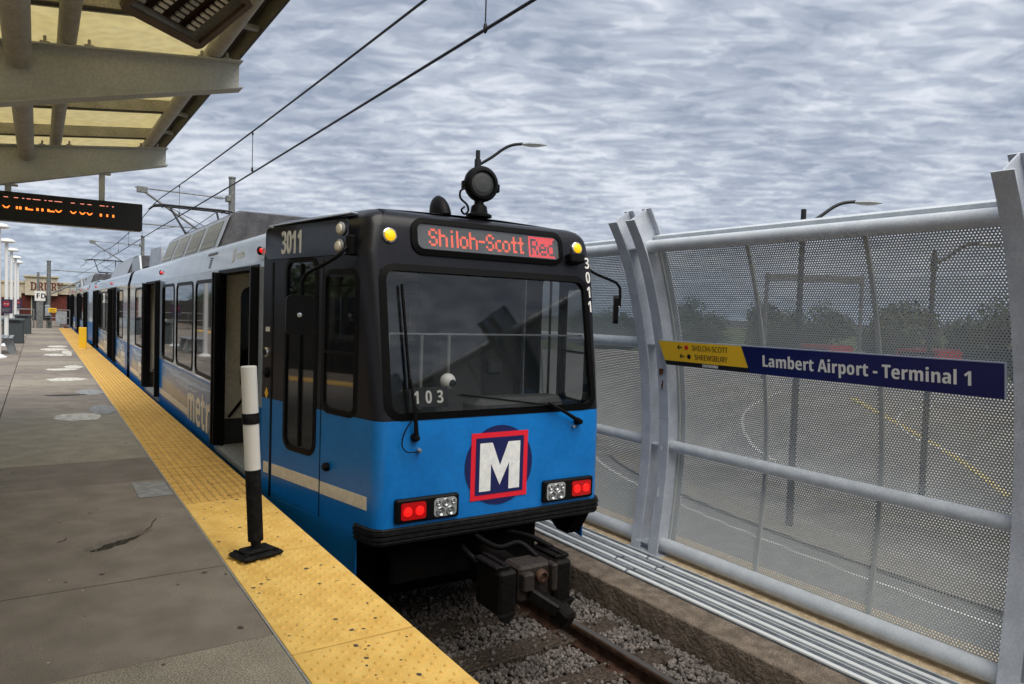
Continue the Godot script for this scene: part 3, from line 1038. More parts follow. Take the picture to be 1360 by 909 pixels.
func make_station_sign() -> void:
	var t := thing("station_sign", "long blue station sign reading Lambert Airport - Terminal 1 with yellow direction panel", "sign", Vector3(5.34, 1.215, -5.24))
	# local frame: text runs along +z, face towards -x, leaning back with the fence
	var b := Basis(Vector3(0, 0, 1), Vector3(-0.12, 1, 0).normalized(), Vector3(-1, -0.12, 0).normalized())
	var f := func(x: float, y: float, d: float) -> Transform3D: return Transform3D(b, b * Vector3(x, y, d))
	var L := 3.115
	var s := mb()
	prism(s, f.call(0, 0, -0.03), PackedVector2Array([Vector2(-0.055, 0.123), Vector2(L, 0.123), Vector2(L, -0.123), Vector2(0.045, -0.123)]), 0.028)
	part("backing", s, mats.sign_edge, t)
	s = mb()
	prism(s, f.call(0, 0, -0.001), PackedVector2Array([Vector2(0.986, 0.116), Vector2(L - 0.004, 0.116), Vector2(L - 0.004, -0.123), Vector2(1.072, -0.123)]), 0.004)
	part("name_panel", s, mats.sign_navy, t)
	s = mb()
	prism(s, f.call(0, 0, -0.001), PackedVector2Array([Vector2(-0.05, 0.116), Vector2(0.984, 0.116), Vector2(1.055, -0.078), Vector2(0.026, -0.078)]), 0.004)
	part("direction_panel", s, mats.sign_yellow, t)
	s = mb()
	prism(s, f.call(0, 0, -0.001), PackedVector2Array([Vector2(0.027, -0.079), Vector2(1.0555, -0.079), Vector2(1.071, -0.123), Vector2(0.045, -0.123)]), 0.003)
	part("footer_panel", s, mats.sign_black, t)
	inst("lettering", words("Lambert Airport - Terminal 1", 0.100, 0.006), mats.white_letter, t, f.call(1.205, -0.004, 0.004)).scale = Vector3(0.90, 1, 1)
	for q in [["SHILOH-SCOTT", 0.395, 0.066, 0.052], ["SHREWSBURY", 0.425, -0.022, 0.052]]:
		inst("lettering", words(q[0], q[3], 0.003, false), mats.sign_black, t, f.call(q[1], q[2], 0.0035)).scale = Vector3(0.9, 1, 1)
	inst("lettering", words("EASTBOUND", 0.028, 0.003), mats.white_letter, t, f.call(0.52, -0.10, 0.003)).scale = Vector3(0.85, 1, 1)
	for q in [[0.325, 0.066, "dot_red"], [0.355, -0.022, "sign_black"]]:
		s = mb()
		prism(s, f.call(q[0], q[1], 0.0031), ellipse(0.024, 0.024), 0.002)
		part("line_dot", s, mats[q[2]], t)
	for q in [[0.235, 0.066], [0.262, -0.022]]:
		s = mb()
		var a := f.call(q[0], q[1], 0.0031) as Transform3D
		prism(s, a, PackedVector2Array([Vector2(-0.03, 0), Vector2(-0.006, 0.024), Vector2(0.004, 0.02), Vector2(-0.013, 0.005), Vector2(0.036, 0.005), Vector2(0.036, -0.005), Vector2(-0.013, -0.005), Vector2(0.004, -0.02), Vector2(-0.006, -0.024)]), 0.002)
		part("arrow", s, mats.sign_black, t)
	for zz in [0.2, 1.6, 2.9]:
		s = mb()
		bx(s, Vector3(0.03, -0.04, zz - 0.03), Vector3(0.17, 0.0, zz + 0.03), 0.003)
		part("bracket", s, mats.seam_metal, t)

# ------------------------------------------------------------------ train
# front of the cab at height y
func nose_z(y: float) -> float:
	if y < 0.75: return -4.73
	return -4.74 - (y - 0.75) * 0.17

func cab_side_x(z: float, y: float) -> float:
	return XS + (z + 6.45) * 0.2139 + maxf(y - 1.98, 0.0) * 0.22

# tapered side of the cab: text runs towards the nose, face outwards
func cab_side(z: float, y: float, out := 0.0) -> Transform3D:
	var d := Vector3(0.2092, 0, 0.9779)
	var n := Vector3(-0.9779, 0, 0.2092)
	return Transform3D(Basis(d, Vector3.UP, n), Vector3(XS + (z + 6.45) * 0.2139, y, z) + n * out)

func nose(x: float, y: float, out := 0.0) -> Transform3D:
	if y < 0.75:
		return Transform3D(Basis(), Vector3(x, y, -4.73 + out))
	var up := Vector3(0, 1, -0.17).normalized()
	var n := Vector3(0, 0.17, 1).normalized()
	return Transform3D(Basis(Vector3.RIGHT, up, n), Vector3(x, y, nose_z(y)) + n * out)

func make_cab(car: Node3D) -> void:
	var ys := [-0.10, -0.05, 0.20, 0.40, 0.60, 0.755, 0.775, 0.80, 1.0, 1.4, 1.80, 1.86, 1.925, 1.97, 1.99, 2.08, 2.18, 2.235, 2.27, 2.30, 2.322, 2.335]
	var inset := {17: 0.006, 18: 0.022, 19: 0.05, 20: 0.10, 21: 0.18}
	var side_z := [-6.47, -6.30, -6.06, -5.60, -5.46, -5.05]
	var rows := []
	for i in ys.size():
		var y: float = ys[i]
		var inn: float = inset.get(i, 0.0)
		var fz := nose_z(y) - inn
		var half := []
		var ze := fz - 0.10
		for k in side_z.size():
			var z := minf(side_z[k], ze - 0.03 * (side_z.size() - k))
			half.append(Vector3(cab_side_x(z, y) + inn, y, z))
		half.append(Vector3(cab_side_x(ze - 0.012, y) + inn, y, ze - 0.012))
		half.append(Vector3(cab_side_x(ze, y) + inn, y, ze))
		var a: Vector3 = half[half.size() - 1]
		var b := Vector3(a.x + 0.115, y, fz)
		var c := Vector3(cab_side_x(fz, y) + inn, y, fz)
		for k in range(1, 7):
			var t := k / 7.0
			half.append(a * (1 - t) * (1 - t) + c * 2 * t * (1 - t) + b * t * t)
		half.append(b)
		half.append(b + Vector3(0.012, 0, 0))
		var row := half.duplicate()
		row[row.size() - 1].x = minf(row[row.size() - 1].x, 2.14)
		var rev := half.duplicate()
		rev.reverse()
		for p in rev:
			row.append(Vector3(2 * XC - p.x, p.y, p.z))
		rows.append(row)
	var skip := {}
	var nc: int = rows[0].size()
	var mid := nc / 2 - 1
	for i in range(7, 11):
		skip["%d,%d" % [i, mid]] = true            # windshield
	for i in range(6, 10):
		skip["%d,%d" % [i, 4]] = true              # cab side windows
		skip["%d,%d" % [i, nc - 2 - 4]] = true
	for i in range(3, 12):
		skip["%d,%d" % [i, 2]] = true              # cab door glass
		skip["%d,%d" % [i, nc - 2 - 2]] = true
	var s := mb()
	sheet(s, rows, 0, 5, skip)
	part("cab_lower_shell", s, mats.blue_paint, car)
	s = mb()
	sheet(s, rows, 5, ys.size() - 1, skip)
	part("cab_upper_shell", s, mats.black_paint, car)
	# roof cap
	s = mb()
	var cap := []
	var top: Array = rows[ys.size() - 1]
	for k in 7:
		var t := k / 6.0
		var line := []
		for j in nc / 2:
			var p: Vector3 = top[j]
			var q: Vector3 = top[nc - 1 - j]
			var w := p.lerp(q, t)
			w.y += 0.02 * sin(PI * t)
			line.append(w)
		cap.append(line)
	sheet(s, cap, 0, 6)
	part("cab_roof", s, mats.roof_grey, car)
	# bright moulding along the roof edge
	s = mb()
	bar(s, Vector3(cab_side_x(-6.47, 2.25) + 0.0, 2.262, -6.47), Vector3(cab_side_x(-5.25, 2.25) + 0.02, 2.285, -5.2), 0.05, 0.012, 0.003)
	part("roof_moulding", s, mats.silver_paint, car)
	# glossy fascia over the cab door with the fleet number
	s = mb()
	plate(s, cab_side(-5.78, 2.10, 0.004), 1.30, 0.27, 0.06, 0.012)
	var fascia := part("number_fascia", s, mats.black_gloss, car)
	fascia.rotate_object_local(Vector3.FORWARD, 0.0)
	var num := inst("fleet_number", words("3011", 0.185, 0.004), mats.white_letter, fascia, cab_side(-6.14, 2.09, 0.018))
	num.scale = Vector3(0.62, 1, 1)
	# windshield
	s = mb()
	plate(s, nose(3.06, 1.33, -0.012), 1.90, 1.10, 0.09, 0.006)
	var ws := part("windshield", s, mats.windshield, car)
	s = mb()
	frame(s, nose(3.06, 1.33, -0.02), 1.97, 1.17, 0.13, 0.055, 0.036, 0.012)
	part("gasket", s, mats.gasket_black, ws)
	# cab side windows and cab door, both sides
	for g in [0, 1]:
		for q in [[-5.255, 1.30, 0.44, 1.06, 0.07, "cab_window"], [-5.83, 1.165, 0.48, 1.55, 0.09, "cab_door_window"]]:
			var tr := mirrored(cab_side(q[0], q[1], -0.012), g == 1)
			var gl: Material = mats.clear_glass if g == 1 else mats.cab_glass
			s = mb()
			plate(s, tr, q[2], q[3], q[4], 0.006)
			var pane := part(q[5], s, gl, car)
			s = mb()
			frame(s, mirrored(cab_side(q[0], q[1], -0.015), g == 1), q[2] + 0.06, q[3] + 0.06, q[4] + 0.03, 0.042, 0.024, 0.006)
			if q[5] == "cab_window":
				cbox(s, mirrored(cab_side(q[0], 1.22, 0.0), g == 1), Vector3(0.43, 0.022, 0.02), 0.003)
			else:
				cbox(s, mirrored(cab_side(q[0], q[1], 0.0), g == 1), Vector3(0.026, 1.5, 0.02), 0.003)
			part("window_frame", s, mats.black_rubber, pane)
	# cab door seams
	for q in [[-6.30, 0.035], [-5.50, 0.008]]:
		s = mb()
		cbox(s, cab_side(q[0], 0.92, 0.0), Vector3(q[1], 2.04, 0.008), 0.002)
		part("door_seam", s, mats.black_rubber, car)
	# cream stripe along the cab
	for q in [[-6.42, -6.33, 0.0], [-6.27, -5.51, 0.0], [-5.49, -4.86, -0.006]]:
		s = mb()
		var zm: float = (q[0] + q[1]) * 0.5
		cbox(s, cab_side(zm, 0.148 + q[2], 0.001), Vector3((q[1] - q[0]) * 1.0226, 0.098, 0.003))
		part("cream_stripe", s, mats.cream, car)
	# small fittings on the cab side
	for q in [[-5.235, 2.158], [-5.25, 2.03]]:
		s = mb()
		lathe(s, turned(cab_side(q[0], q[1], 0.018)), [Vector2(0.052, 0), Vector2(0.052, 0.014), Vector2(0.044, 0.02)], 20)
		var sl := part("side_lamp", s, mats.seam_metal, car)
		s = mb()
		lathe(s, turned(cab_side(q[0], q[1], 0.034)), [Vector2(0.04, 0), Vector2(0.034, 0.012), Vector2(0.0, 0.016)], 20)
		part("lens", s, mats.cream, sl)
	s = mb()
	lathe(s, turned(cab_side(-5.385, 0.325, 0.0)), [Vector2(0.034, 0), Vector2(0.034, 0.03), Vector2(0.02, 0.045), Vector2(0, 0.046)], 14)
	part("pull_knob", s, mats.black_rubber, car)
	# door controls on the pillar
	s = mb()
	plate(s, cab_side(-6.38, 1.36, 0.0), 0.07, 0.04, 0.004, 0.004)
	part("notice_label", s, mats.white_letter, car)
	for q in [[1.16, "chrome", 0.045], [0.98, "black_rubber", 0.045]]:
		s = mb()
		lathe(s, turned(cab_side(-6.385, q[0], 0.0)), [Vector2(q[2], 0), Vector2(q[2], 0.014), Vector2(q[2] * 0.7, 0.024), Vector2(0, 0.024)], 18)
		var bt := part("door_button", s, mats[q[1]], car)
		s = mb()
		lathe(s, turned(cab_side(-6.385, q[0], 0.024)), [Vector2(q[2] * 0.62, 0), Vector2(q[2] * 0.55, 0.008), Vector2(0, 0.008)], 18)
		part("button_cap", s, mats.black_leaf, bt)
	s = mb()
	prism(s, cab_side(-6.385, 0.80, 0.0), PackedVector2Array([Vector2(0, 0.05), Vector2(0.032, 0), Vector2(0, -0.05), Vector2(-0.032, 0)]), 0.003)
	part("warning_label", s, mats.sign_yellow, car)
	mirror_arm(car, false)
	mirror_arm(car, true)
	make_nose_details(car)
	make_cab_interior(car)

func turned(t: Transform3D) -> Transform3D:      # lathe axis y -> outwards
	return t * Transform3D(Basis(Vector3.RIGHT, PI / 2), Vector3.ZERO)

func mirrored(t: Transform3D, yes: bool) -> Transform3D:
	if not yes: return t
	var b := t.basis
	return Transform3D(Basis(Vector3(-b.x.x, b.x.y, b.x.z), Vector3(-b.y.x, b.y.y, b.y.z), Vector3(-b.z.x, b.z.y, b.z.z)), Vector3(2 * XC - t.origin.x, t.origin.y, t.origin.z))

func mirror_arm(car: Node3D, right: bool) -> void:
	var m := Node3D.new()
	m.name = "side_mirror"
	car.add_child(m, true)
	var s := mb()
	if not right:
		var p := [Vector3(1.92, 2.03, -5.12), Vector3(1.87, 1.98, -5.11), Vector3(1.83, 1.93, -5.16), Vector3(1.77, 1.87, -5.32), Vector3(1.72, 1.82, -5.45), Vector3(1.70, 1.76, -5.50), Vector3(1.695, 1.66, -5.51), Vector3(1.695, 1.52, -5.51)]
		tube(s, smooth(p), 0.014, 10)
		cbox(s, cab_side(-5.11, 2.03, 0.02), Vector3(0.07, 0.15, 0.05), 0.01)
		part("arm", s, mats.black_rubber, m)
		s = mb()
		var t := Transform3D(Basis(Vector3.UP, -0.12), Vector3(1.665, 1.50, -5.44))
		plate(s, t * place(Vector3(0, 0, -0.05)), 0.205, 0.30, 0.045, 0.05)
		part("housing", s, mats.black_rubber, m)
		s = mb()
		lathe(s, t * Transform3D(Basis(Vector3.RIGHT, PI / 2), Vector3(-0.005, 0.0, 0.0)), [Vector2(0.02, 0), Vector2(0.018, 0.014), Vector2(0, 0.016)], 12)
		part("pivot_bolt", s, mats.chrome, m)
	else:
		tube(s, smooth([Vector3(4.20, 1.99, -5.1), Vector3(4.32, 1.95, -5.12), Vector3(4.58, 1.90, -5.18), Vector3(4.66, 1.87, -5.2), Vector3(4.69, 1.82, -5.2), Vector3(4.69, 1.66, -5.2)]), 0.013, 10)
		part("arm", s, mats.black_rubber, m)
		s = mb()
		plate(s, Transform3D(Basis(Vector3.UP, 0.9), Vector3(4.63, 1.63, -5.22)), 0.16, 0.27, 0.035, 0.045)
		part("housing", s, mats.black_rubber, m)
		s = mb()
		tube(s, [Vector3(4.69, 1.66, -5.2), Vector3(4.645, 1.645, -5.195)], 0.012, 8)
		part("pivot_bolt", s, mats.chrome, m)

func make_nose_details(car: Node3D) -> void:
	var s := mb()
	# destination sign
	plate(s, nose(3.072, 2.128, 0.0), 1.36, 0.21, 0.07, 0.010)
	var board := part("destination_sign", s, mats.black_gloss, car)
	s = mb()
	frame(s, nose(3.072, 2.128, -0.002), 1.44, 0.29, 0.10, 0.045, 0.030, 0.012)
	part("sign_frame", s, mats.gasket_black, board)
	var led := StandardMaterial3D.new()
	led.resource_name = "led_matrix"
	led.roughness = 0.25
	led.cull_mode = BaseMaterial3D.CULL_DISABLED
	var pics := led_pictures()
	led.albedo_texture = pics[0]
	led.emission_enabled = true
	led.emission_texture = pics[1]
	led.emission_energy_multiplier = 0.8
	s = mb()
	var t := nose(3.072, 2.128, 0.0115)
	quad(s, t * Vector3(-0.672, -0.098, 0), t * Vector3(0.672, -0.098, 0), t * Vector3(0.672, 0.098, 0), t * Vector3(-0.672, 0.098, 0))
	part("led_screen", s, led, board)
	s = mb()
	plate(s, nose(3.072, 2.128, 0.016), 1.352, 0.202, 0.06, 0.003)
	part("sign_glass", s, glass("sign_glass", c255(120, 122, 122), 0.10), board)
	# amber marker lamps
	for q in [[2.175, 2.112], [3.955, 2.15]]:
		s = mb()
		lathe(s, turned(nose(q[0], q[1], 0.0)), [Vector2(0.058, 0), Vector2(0.056, 0.016), Vector2(0.046, 0.022), Vector2(0.042, 0.016)], 24)
		var ml := part("marker_lamp", s, mats.chrome, car)
		s = mb()
		lathe(s, turned(nose(q[0], q[1], 0.010)), [Vector2(0.044, 0), Vector2(0.040, 0.012), Vector2(0.022, 0.02), Vector2(0, 0.022)], 20)
		part("lens", s, mats.lamp_yellow, ml)
	s = mb()
	cbox(s, nose(3.90, 2.05, 0.04), Vector3(0.15, 0.085, 0.10), 0.012)
	part("camera_box", s, mats.black_rubber, car)
	# fleet number down the right pillar
	for k in 4:
		var d := inst("fleet_digit", words("3011"[k], 0.098, 0.004), mats.white_letter, car, nose(4.035, 2.025 - k * 0.128, 0.003))
		d.scale = Vector3(0.72, 1, 1)
	# logo: navy disc, red square frame, white M
	s = mb()
	prism(s, nose(3.055, 0.362, 0.002), ellipse(0.316, 0.316, 48), 0.003)
	var lg := part("logo", s, mats.logo_navy, car)
	s = mb()
	prism(s, nose(3.057, 0.360, 0.0052), round_rect(0.528, 0.528, 0.002, 1), 0.002)
	part("red_square", s, mats.logo_red, lg)
	s = mb()
	prism(s, nose(3.057, 0.360, 0.0074), round_rect(0.448, 0.448, 0.002, 1), 0.002)
	part("navy_square", s, mats.logo_navy, lg)
	s = mb()
	prism(s, nose(3.057, 0.358, 0.0096), PackedVector2Array([Vector2(-0.188, -0.195), Vector2(-0.085, -0.195), Vector2(-0.085, 0.02), Vector2(0.0, -0.155), Vector2(0.085, 0.02), Vector2(0.085, -0.195), Vector2(0.188, -0.195), Vector2(0.188, 0.185), Vector2(0.075, 0.185), Vector2(0.0, 0.0), Vector2(-0.075, 0.185), Vector2(-0.188, 0.185)]), 0.002)
	part("letter_m", s, mats.logo_white, lg)
	# tail and head lamp clusters
	for q in [[2.42, 1], [3.742, -1]]:
		var x: float = q[0]
		var g: float = q[1]
		s = mb()
		cbox(s, nose(x, 0.096, 0.012), Vector3(0.525, 0.178, 0.055), 0.012)
		var hl := part("lamp_cluster", s, mats.black_rubber, car)
		s = mb()
		plate(s, nose(x - g * 0.125, 0.096, 0.036), 0.20, 0.125, 0.02, 0.014)
		part("red_lens", s, mats.lamp_red_lens, hl)
		for w in [-0.048, 0.048]:
			s = mb()
			lathe(s, turned(nose(x - g * 0.125 + w, 0.094, 0.047)), [Vector2(0.036, 0), Vector2(0.032, 0.009), Vector2(0, 0.012)], 18)
			part("lit_lamp", s, mats.lamp_red, hl)
		s = mb()
		plate(s, nose(x + g * 0.14, 0.096, 0.034), 0.19, 0.14, 0.03, 0.008)
		part("lens_plate", s, mats.seam_metal, hl)
		for w in [[-0.042, -0.032, 0.036], [0.042, -0.032, 0.036], [0.0, 0.034, 0.03], [-0.062, 0.036, 0.02], [0.062, 0.036, 0.02]]:
			s = mb()
			lathe(s, turned(nose(x + g * 0.14 + w[0], 0.096 + w[1], 0.036)), [Vector2(w[2], 0.004), Vector2(w[2], 0.012), Vector2(w[2] * 0.86, 0.016), Vector2(w[2] * 0.45, 0.006), Vector2(0.0, 0.012)], 18)
			part("head_lamp", s, mats.lamp_clear, hl)
	# rubber bumper with three ribs
	s = mb()
	var prof := PackedVector2Array([Vector2(-0.06, -0.092), Vector2(0.012, -0.092), Vector2(0.022, -0.07), Vector2(0.008, -0.058), Vector2(0.026, -0.05), Vector2(0.026, -0.03), Vector2(0.010, -0.022), Vector2(0.028, -0.014), Vector2(0.028, 0.006), Vector2(0.012, 0.014), Vector2(0.024, 0.02), Vector2(0.018, 0.03), Vector2(-0.06, 0.032)])
	var pts := [Vector3(1.972, -0.055, -4.99), Vector3(2.002, -0.055, -4.82), Vector3(2.025, -0.055, -4.765), Vector3(2.07, -0.055, -4.735), Vector3(3.06, -0.055, -4.72), Vector3(4.05, -0.055, -4.735), Vector3(4.095, -0.055, -4.765), Vector3(4.118, -0.055, -4.82), Vector3(4.148, -0.055, -4.99)]
	sweep(s, pts, prof)
	part("bumper", s, mats.bumper_black, car)
	# blue skirt below the cab sides
	for g in [false, true]:
		s = mb()
		cbox(s, mirrored(cab_side(-5.72, -0.275, -0.006), g), Vector3(1.50, 0.35, 0.012), 0.002)
		part("cab_skirt", s, mats.blue_paint, car)
	# wipers
	for q in [[Vector2(2.306, 0.63), Vector2(2.268, 1.05), Vector2(2.272, 0.98), Vector2(2.245, 1.75)], [Vector2(3.83, 0.665), Vector2(3.50, 0.83), Vector2(3.60, 0.80), Vector2(2.70, 0.925)]]:
		var w := Node3D.new()
		w.name = "wiper"
		car.add_child(w, true)
		var a := nose(q[0].x, maxf(q[0].y, 0.751), 0.05).origin
		a.y = q[0].y
		var b := nose(q[1].x, q[1].y, 0.055).origin
		s = mb()
		tube(s, smooth([a, a.lerp(b, 0.5) + Vector3(0, 0, 0.02), b]), 0.02, 8, true, 0.009)
		lathe(s, Transform3D(Basis(Vector3.RIGHT, PI / 2), a - Vector3(0, 0, 0.07)), [Vector2(0.032, 0), Vector2(0.032, 0.05), Vector2(0.02, 0.09), Vector2(0, 0.092)], 14)
		part("arm", s, mats.black_rubber, w)
		s = mb()
		var c := nose(q[2].x, q[2].y, 0.03).origin
		var d := nose(q[3].x, q[3].y, 0.03).origin
		bar(s, c, d, 0.014, 0.03, 0.003, Vector3(0, 0, 1))
		part("blade", s, mats.black_rubber, w)
	s = mb()
	tube(s, smooth([Vector3(2.29, 0.78, -4.70), Vector3(2.22, 0.70, -4.69), Vector3(2.19, 0.60, -4.69), Vector3(2.23, 0.535, -4.69), Vector3(2.33, 0.53, -4.69)]), 0.005, 6)
	part("washer_hose", s, mats.black_rubber, car)
	s = mb()
	lathe(s, turned(nose(2.34, 0.535, 0.0)), [Vector2(0.016, 0), Vector2(0.016, 0.03), Vector2(0, 0.034)], 10)
	lathe(s, turned(nose(3.78, 0.625, 0.0)), [Vector2(0.012, 0), Vector2(0.012, 0.03), Vector2(0, 0.034)], 10)
	part("washer_nozzle", s, mats.chrome, car)
	# roof spotlight on its yoke
	var spot_light := Node3D.new()
	spot_light.name = "roof_spotlight"
	car.add_child(spot_light, true)
	var o := Vector3(3.09, 2.635, -5.2)
	var face := Transform3D(Basis(Vector3.UP, -0.12) * Basis(Vector3.RIGHT, PI / 2), o)
	s = mb()
	lathe(s, face, [Vector2(0, -0.10), Vector2(0.07, -0.095), Vector2(0.125, -0.06), Vector2(0.150, -0.01), Vector2(0.150, 0.03), Vector2(0.128, 0.058), Vector2(0.108, 0.062), Vector2(0.104, 0.04)], 32)
	part("housing", s, mats.black_rubber, spot_light)
	s = mb()
	lathe(s, face, [Vector2(0.102, 0.040), Vector2(0.07, 0.052), Vector2(0, 0.058)], 28)
	part("lens", s, mats.cabin_dark, spot_light)
	s = mb()
	lathe(s, place(Vector3(3.08, 2.36, -5.2)), [Vector2(0.11, 0), Vector2(0.11, 0.02), Vector2(0.075, 0.035), Vector2(0.065, 0.09), Vector2(0.04, 0.11), Vector2(0.035, 0.17), Vector2(0, 0.17)], 18)
	part("yoke", s, mats.black_rubber, spot_light)
	for g in [-1.0, 1.0]:
		s = mb()
		cbox(s, face * place(Vector3(g * 0.158, 0.0, 0.02)), Vector3(0.02, 0.05, 0.07), 0.006)
		part("pivot", s, mats.black_rubber, spot_light)
	s = mb()
	tube(s, smooth([o + Vector3(-0.14, -0.05, 0), Vector3(2.90, 2.56, -5.2), Vector3(2.90, 2.50, -5.2), Vector3(2.95, 2.45, -5.18), Vector3(2.965, 2.40, -5.18), Vector3(2.93, 2.37, -5.18), Vector3(2.90, 2.40, -5.18), Vector3(2.93, 2.43, -5.18)]), 0.009, 6)
	part("cable", s, mats.black_rubber, spot_light)
	# antenna fin
	s = mb()
	var fin := []
	for k in 9:
		var h := k / 8.0
		var ring := []
		for j in 17:
			var a := TAU * j / 16.0
			var sc := sqrt(maxf(1.0 - h * h * 0.97, 0.0))
			ring.append(Vector3(2.77 + cos(a) * 0.075 * sc, 2.36 + h * 0.16, -5.3 - sin(a) * 0.13 * sc - h * 0.05))
		fin.append(ring)
	sheet(s, fin, 0, 8)
	part("antenna", s, mats.black_rubber, car)
	# underframe, fairing and coupler
	s = mb()
	bx(s, Vector3(1.95, -0.75, -17.4), Vector3(3.62, -0.12, -5.25), 0.02)
	bx(s, Vector3(1.74, -0.4, -17.4), Vector3(4.38, -0.115, -6.4))
	bx(s, Vector3(2.25, -0.55, -5.3), Vector3(3.60, -0.115, -4.95), 0.02)
	part("underframe", s, mats.under_black, car)
	s = mb()
	prism(s, Transform3D(Basis(Vector3.RIGHT, PI / 2), Vector3(0, 0, 0)) , PackedVector2Array([Vector2(0, 0), Vector2(0.01, 0), Vector2(0.01, 0.01)]), 0.01)
	s = mb()
	for q in [[3.98, 4.12]]:
		prism(s, Transform3D(Basis(Vector3(0, 0, -1), Vector3.UP, Vector3.RIGHT), Vector3(q[0], 0, -4.8)), PackedVector2Array([Vector2(0.05, -0.17), Vector2(0.75, -0.17), Vector2(0.35, -0.40), Vector2(0.2, -0.40)]), q[1] - q[0])
	part("step_fairing", s, mats.under_black, car)
	# wheels of the leading truck
	for q in [-7.2, -9.1]:
		for g in [-1.0, 1.0]:
			s = mb()
			lathe(s, Transform3D(Basis(Vector3.FORWARD, PI / 2 * g), Vector3(XC + g * 0.70, RAIL_Y + 0.33, q)), [Vector2(0, -0.03), Vector2(0.345, -0.03), Vector2(0.345, 0.0), Vector2(0.33, 0.005), Vector2(0.325, 0.12), Vector2(0.26, 0.13), Vector2(0, 0.1)], 28)
			part("wheel", s, mats.under_black, car)
	make_coupler(car)

func sweep(s: SurfaceTool, pts: Array, prof: PackedVector2Array) -> void:
	var rings := []
	for i in pts.size():
		var d0: Vector3 = ((pts[i] as Vector3) - (pts[maxi(i - 1, 0)] as Vector3)).normalized()
		var d1: Vector3 = ((pts[mini(i + 1, pts.size() - 1)] as Vector3) - (pts[i] as Vector3)).normalized()
		var d := (d0 + d1).normalized()
		var out := d.cross(Vector3.UP).normalized() * -1.0
		out = Vector3.UP.cross(d).normalized() * -1.0
		var ring := []
		for p in prof:
			ring.append((pts[i] as Vector3) + out * p.x + Vector3.UP * p.y)
		rings.append(ring)
	var n := prof.size()
	for i in pts.size() - 1:
		for k in n:
			var l := (k + 1) % n
			quad(s, rings[i][k], rings[i + 1][k], rings[i + 1][l], rings[i][l])

func make_coupler(car: Node3D) -> void:
	var c := Node3D.new()
	c.name = "coupler"
	car.add_child(c, true)
	c.position = Vector3(3.02, -0.42, -4.12)
	var s := mb()
	for g in [-1.0, 1.0]:
		s = mb()
		cbox(s, place(Vector3(g * 0.245, 0.0, -0.17)), Vector3(0.15, 0.32, 0.34), 0.02)
		cbox(s, place(Vector3(g * 0.265, 0.175, -0.2)), Vector3(0.13, 0.03, 0.30), 0.008)
		cbox(s, place(Vector3(g * 0.255, 0.195, -0.2)), Vector3(0.025, 0.02, 0.30), 0.005)
		prism(s, place(Vector3(g * 0.265 - 0.06, -0.14, -0.02)), PackedVector2Array([Vector2(0, 0), Vector2(0.12, 0.015), Vector2(0.06, -0.05), Vector2(0.02, -0.04)]), 0.06)
		part("electric_head", s, mats.coupler_metal, c)
	s = mb()
	cbox(s, place(Vector3(0, 0.04, -0.12)), Vector3(0.30, 0.26, 0.22), 0.02)
	cbox(s, place(Vector3(-0.10, 0.07, -0.0)), Vector3(0.09, 0.13, 0.10), 0.012)
	cbox(s, place(Vector3(0.13, 0.07, -0.0)), Vector3(0.05, 0.2, 0.10), 0.012)
	part("coupler_head", s, mats.coupler_rust, c)
	s = mb()
	lathe(s, Transform3D(Basis(Vector3.RIGHT, PI / 2), Vector3(0.03, 0.09, 0.0)), [Vector2(0.05, 0), Vector2(0.05, 0.03), Vector2(0.03, 0.04), Vector2(0.028, 0.02), Vector2(0, 0.02)], 16)
	part("pin", s, mats.rail_rust, c)
	s = mb()
	bar(s, Vector3(-0.05, -0.02, -0.02), Vector3(0.10, -0.13, 0.14), 0.10, 0.09, 0.015)
	cbox(s, place(Vector3(0.13, -0.17, 0.15), Vector3(0.5, 0.2, 0)), Vector3(0.12, 0.14, 0.14), 0.02)
	part("guide_horn", s, mats.coupler_metal, c)
	s = mb()
	tube(s, [Vector3(0.0, 0.04, -0.2), Vector3(0.02, 0.06, -1.1)], 0.085, 14)
	part("drawbar", s, mats.coupler_metal, c)
	for q in [[Vector3(-0.26, 0.1, -0.34), Vector3(-0.3, 0.16, -0.5), Vector3(-0.2, 0.13, -0.8)], [Vector3(0.1, 0.17, -0.15), Vector3(0.04, 0.24, -0.3), Vector3(-0.1, 0.2, -0.4), Vector3(-0.18, 0.26, -0.7)], [Vector3(0.27, 0.2, -0.2), Vector3(0.2, 0.24, -0.4), Vector3(0.12, 0.2, -0.8)]]:
		s = mb()
		tube(s, smooth(q), 0.022, 8)
		part("hose", s, mats.black_rubber, c)

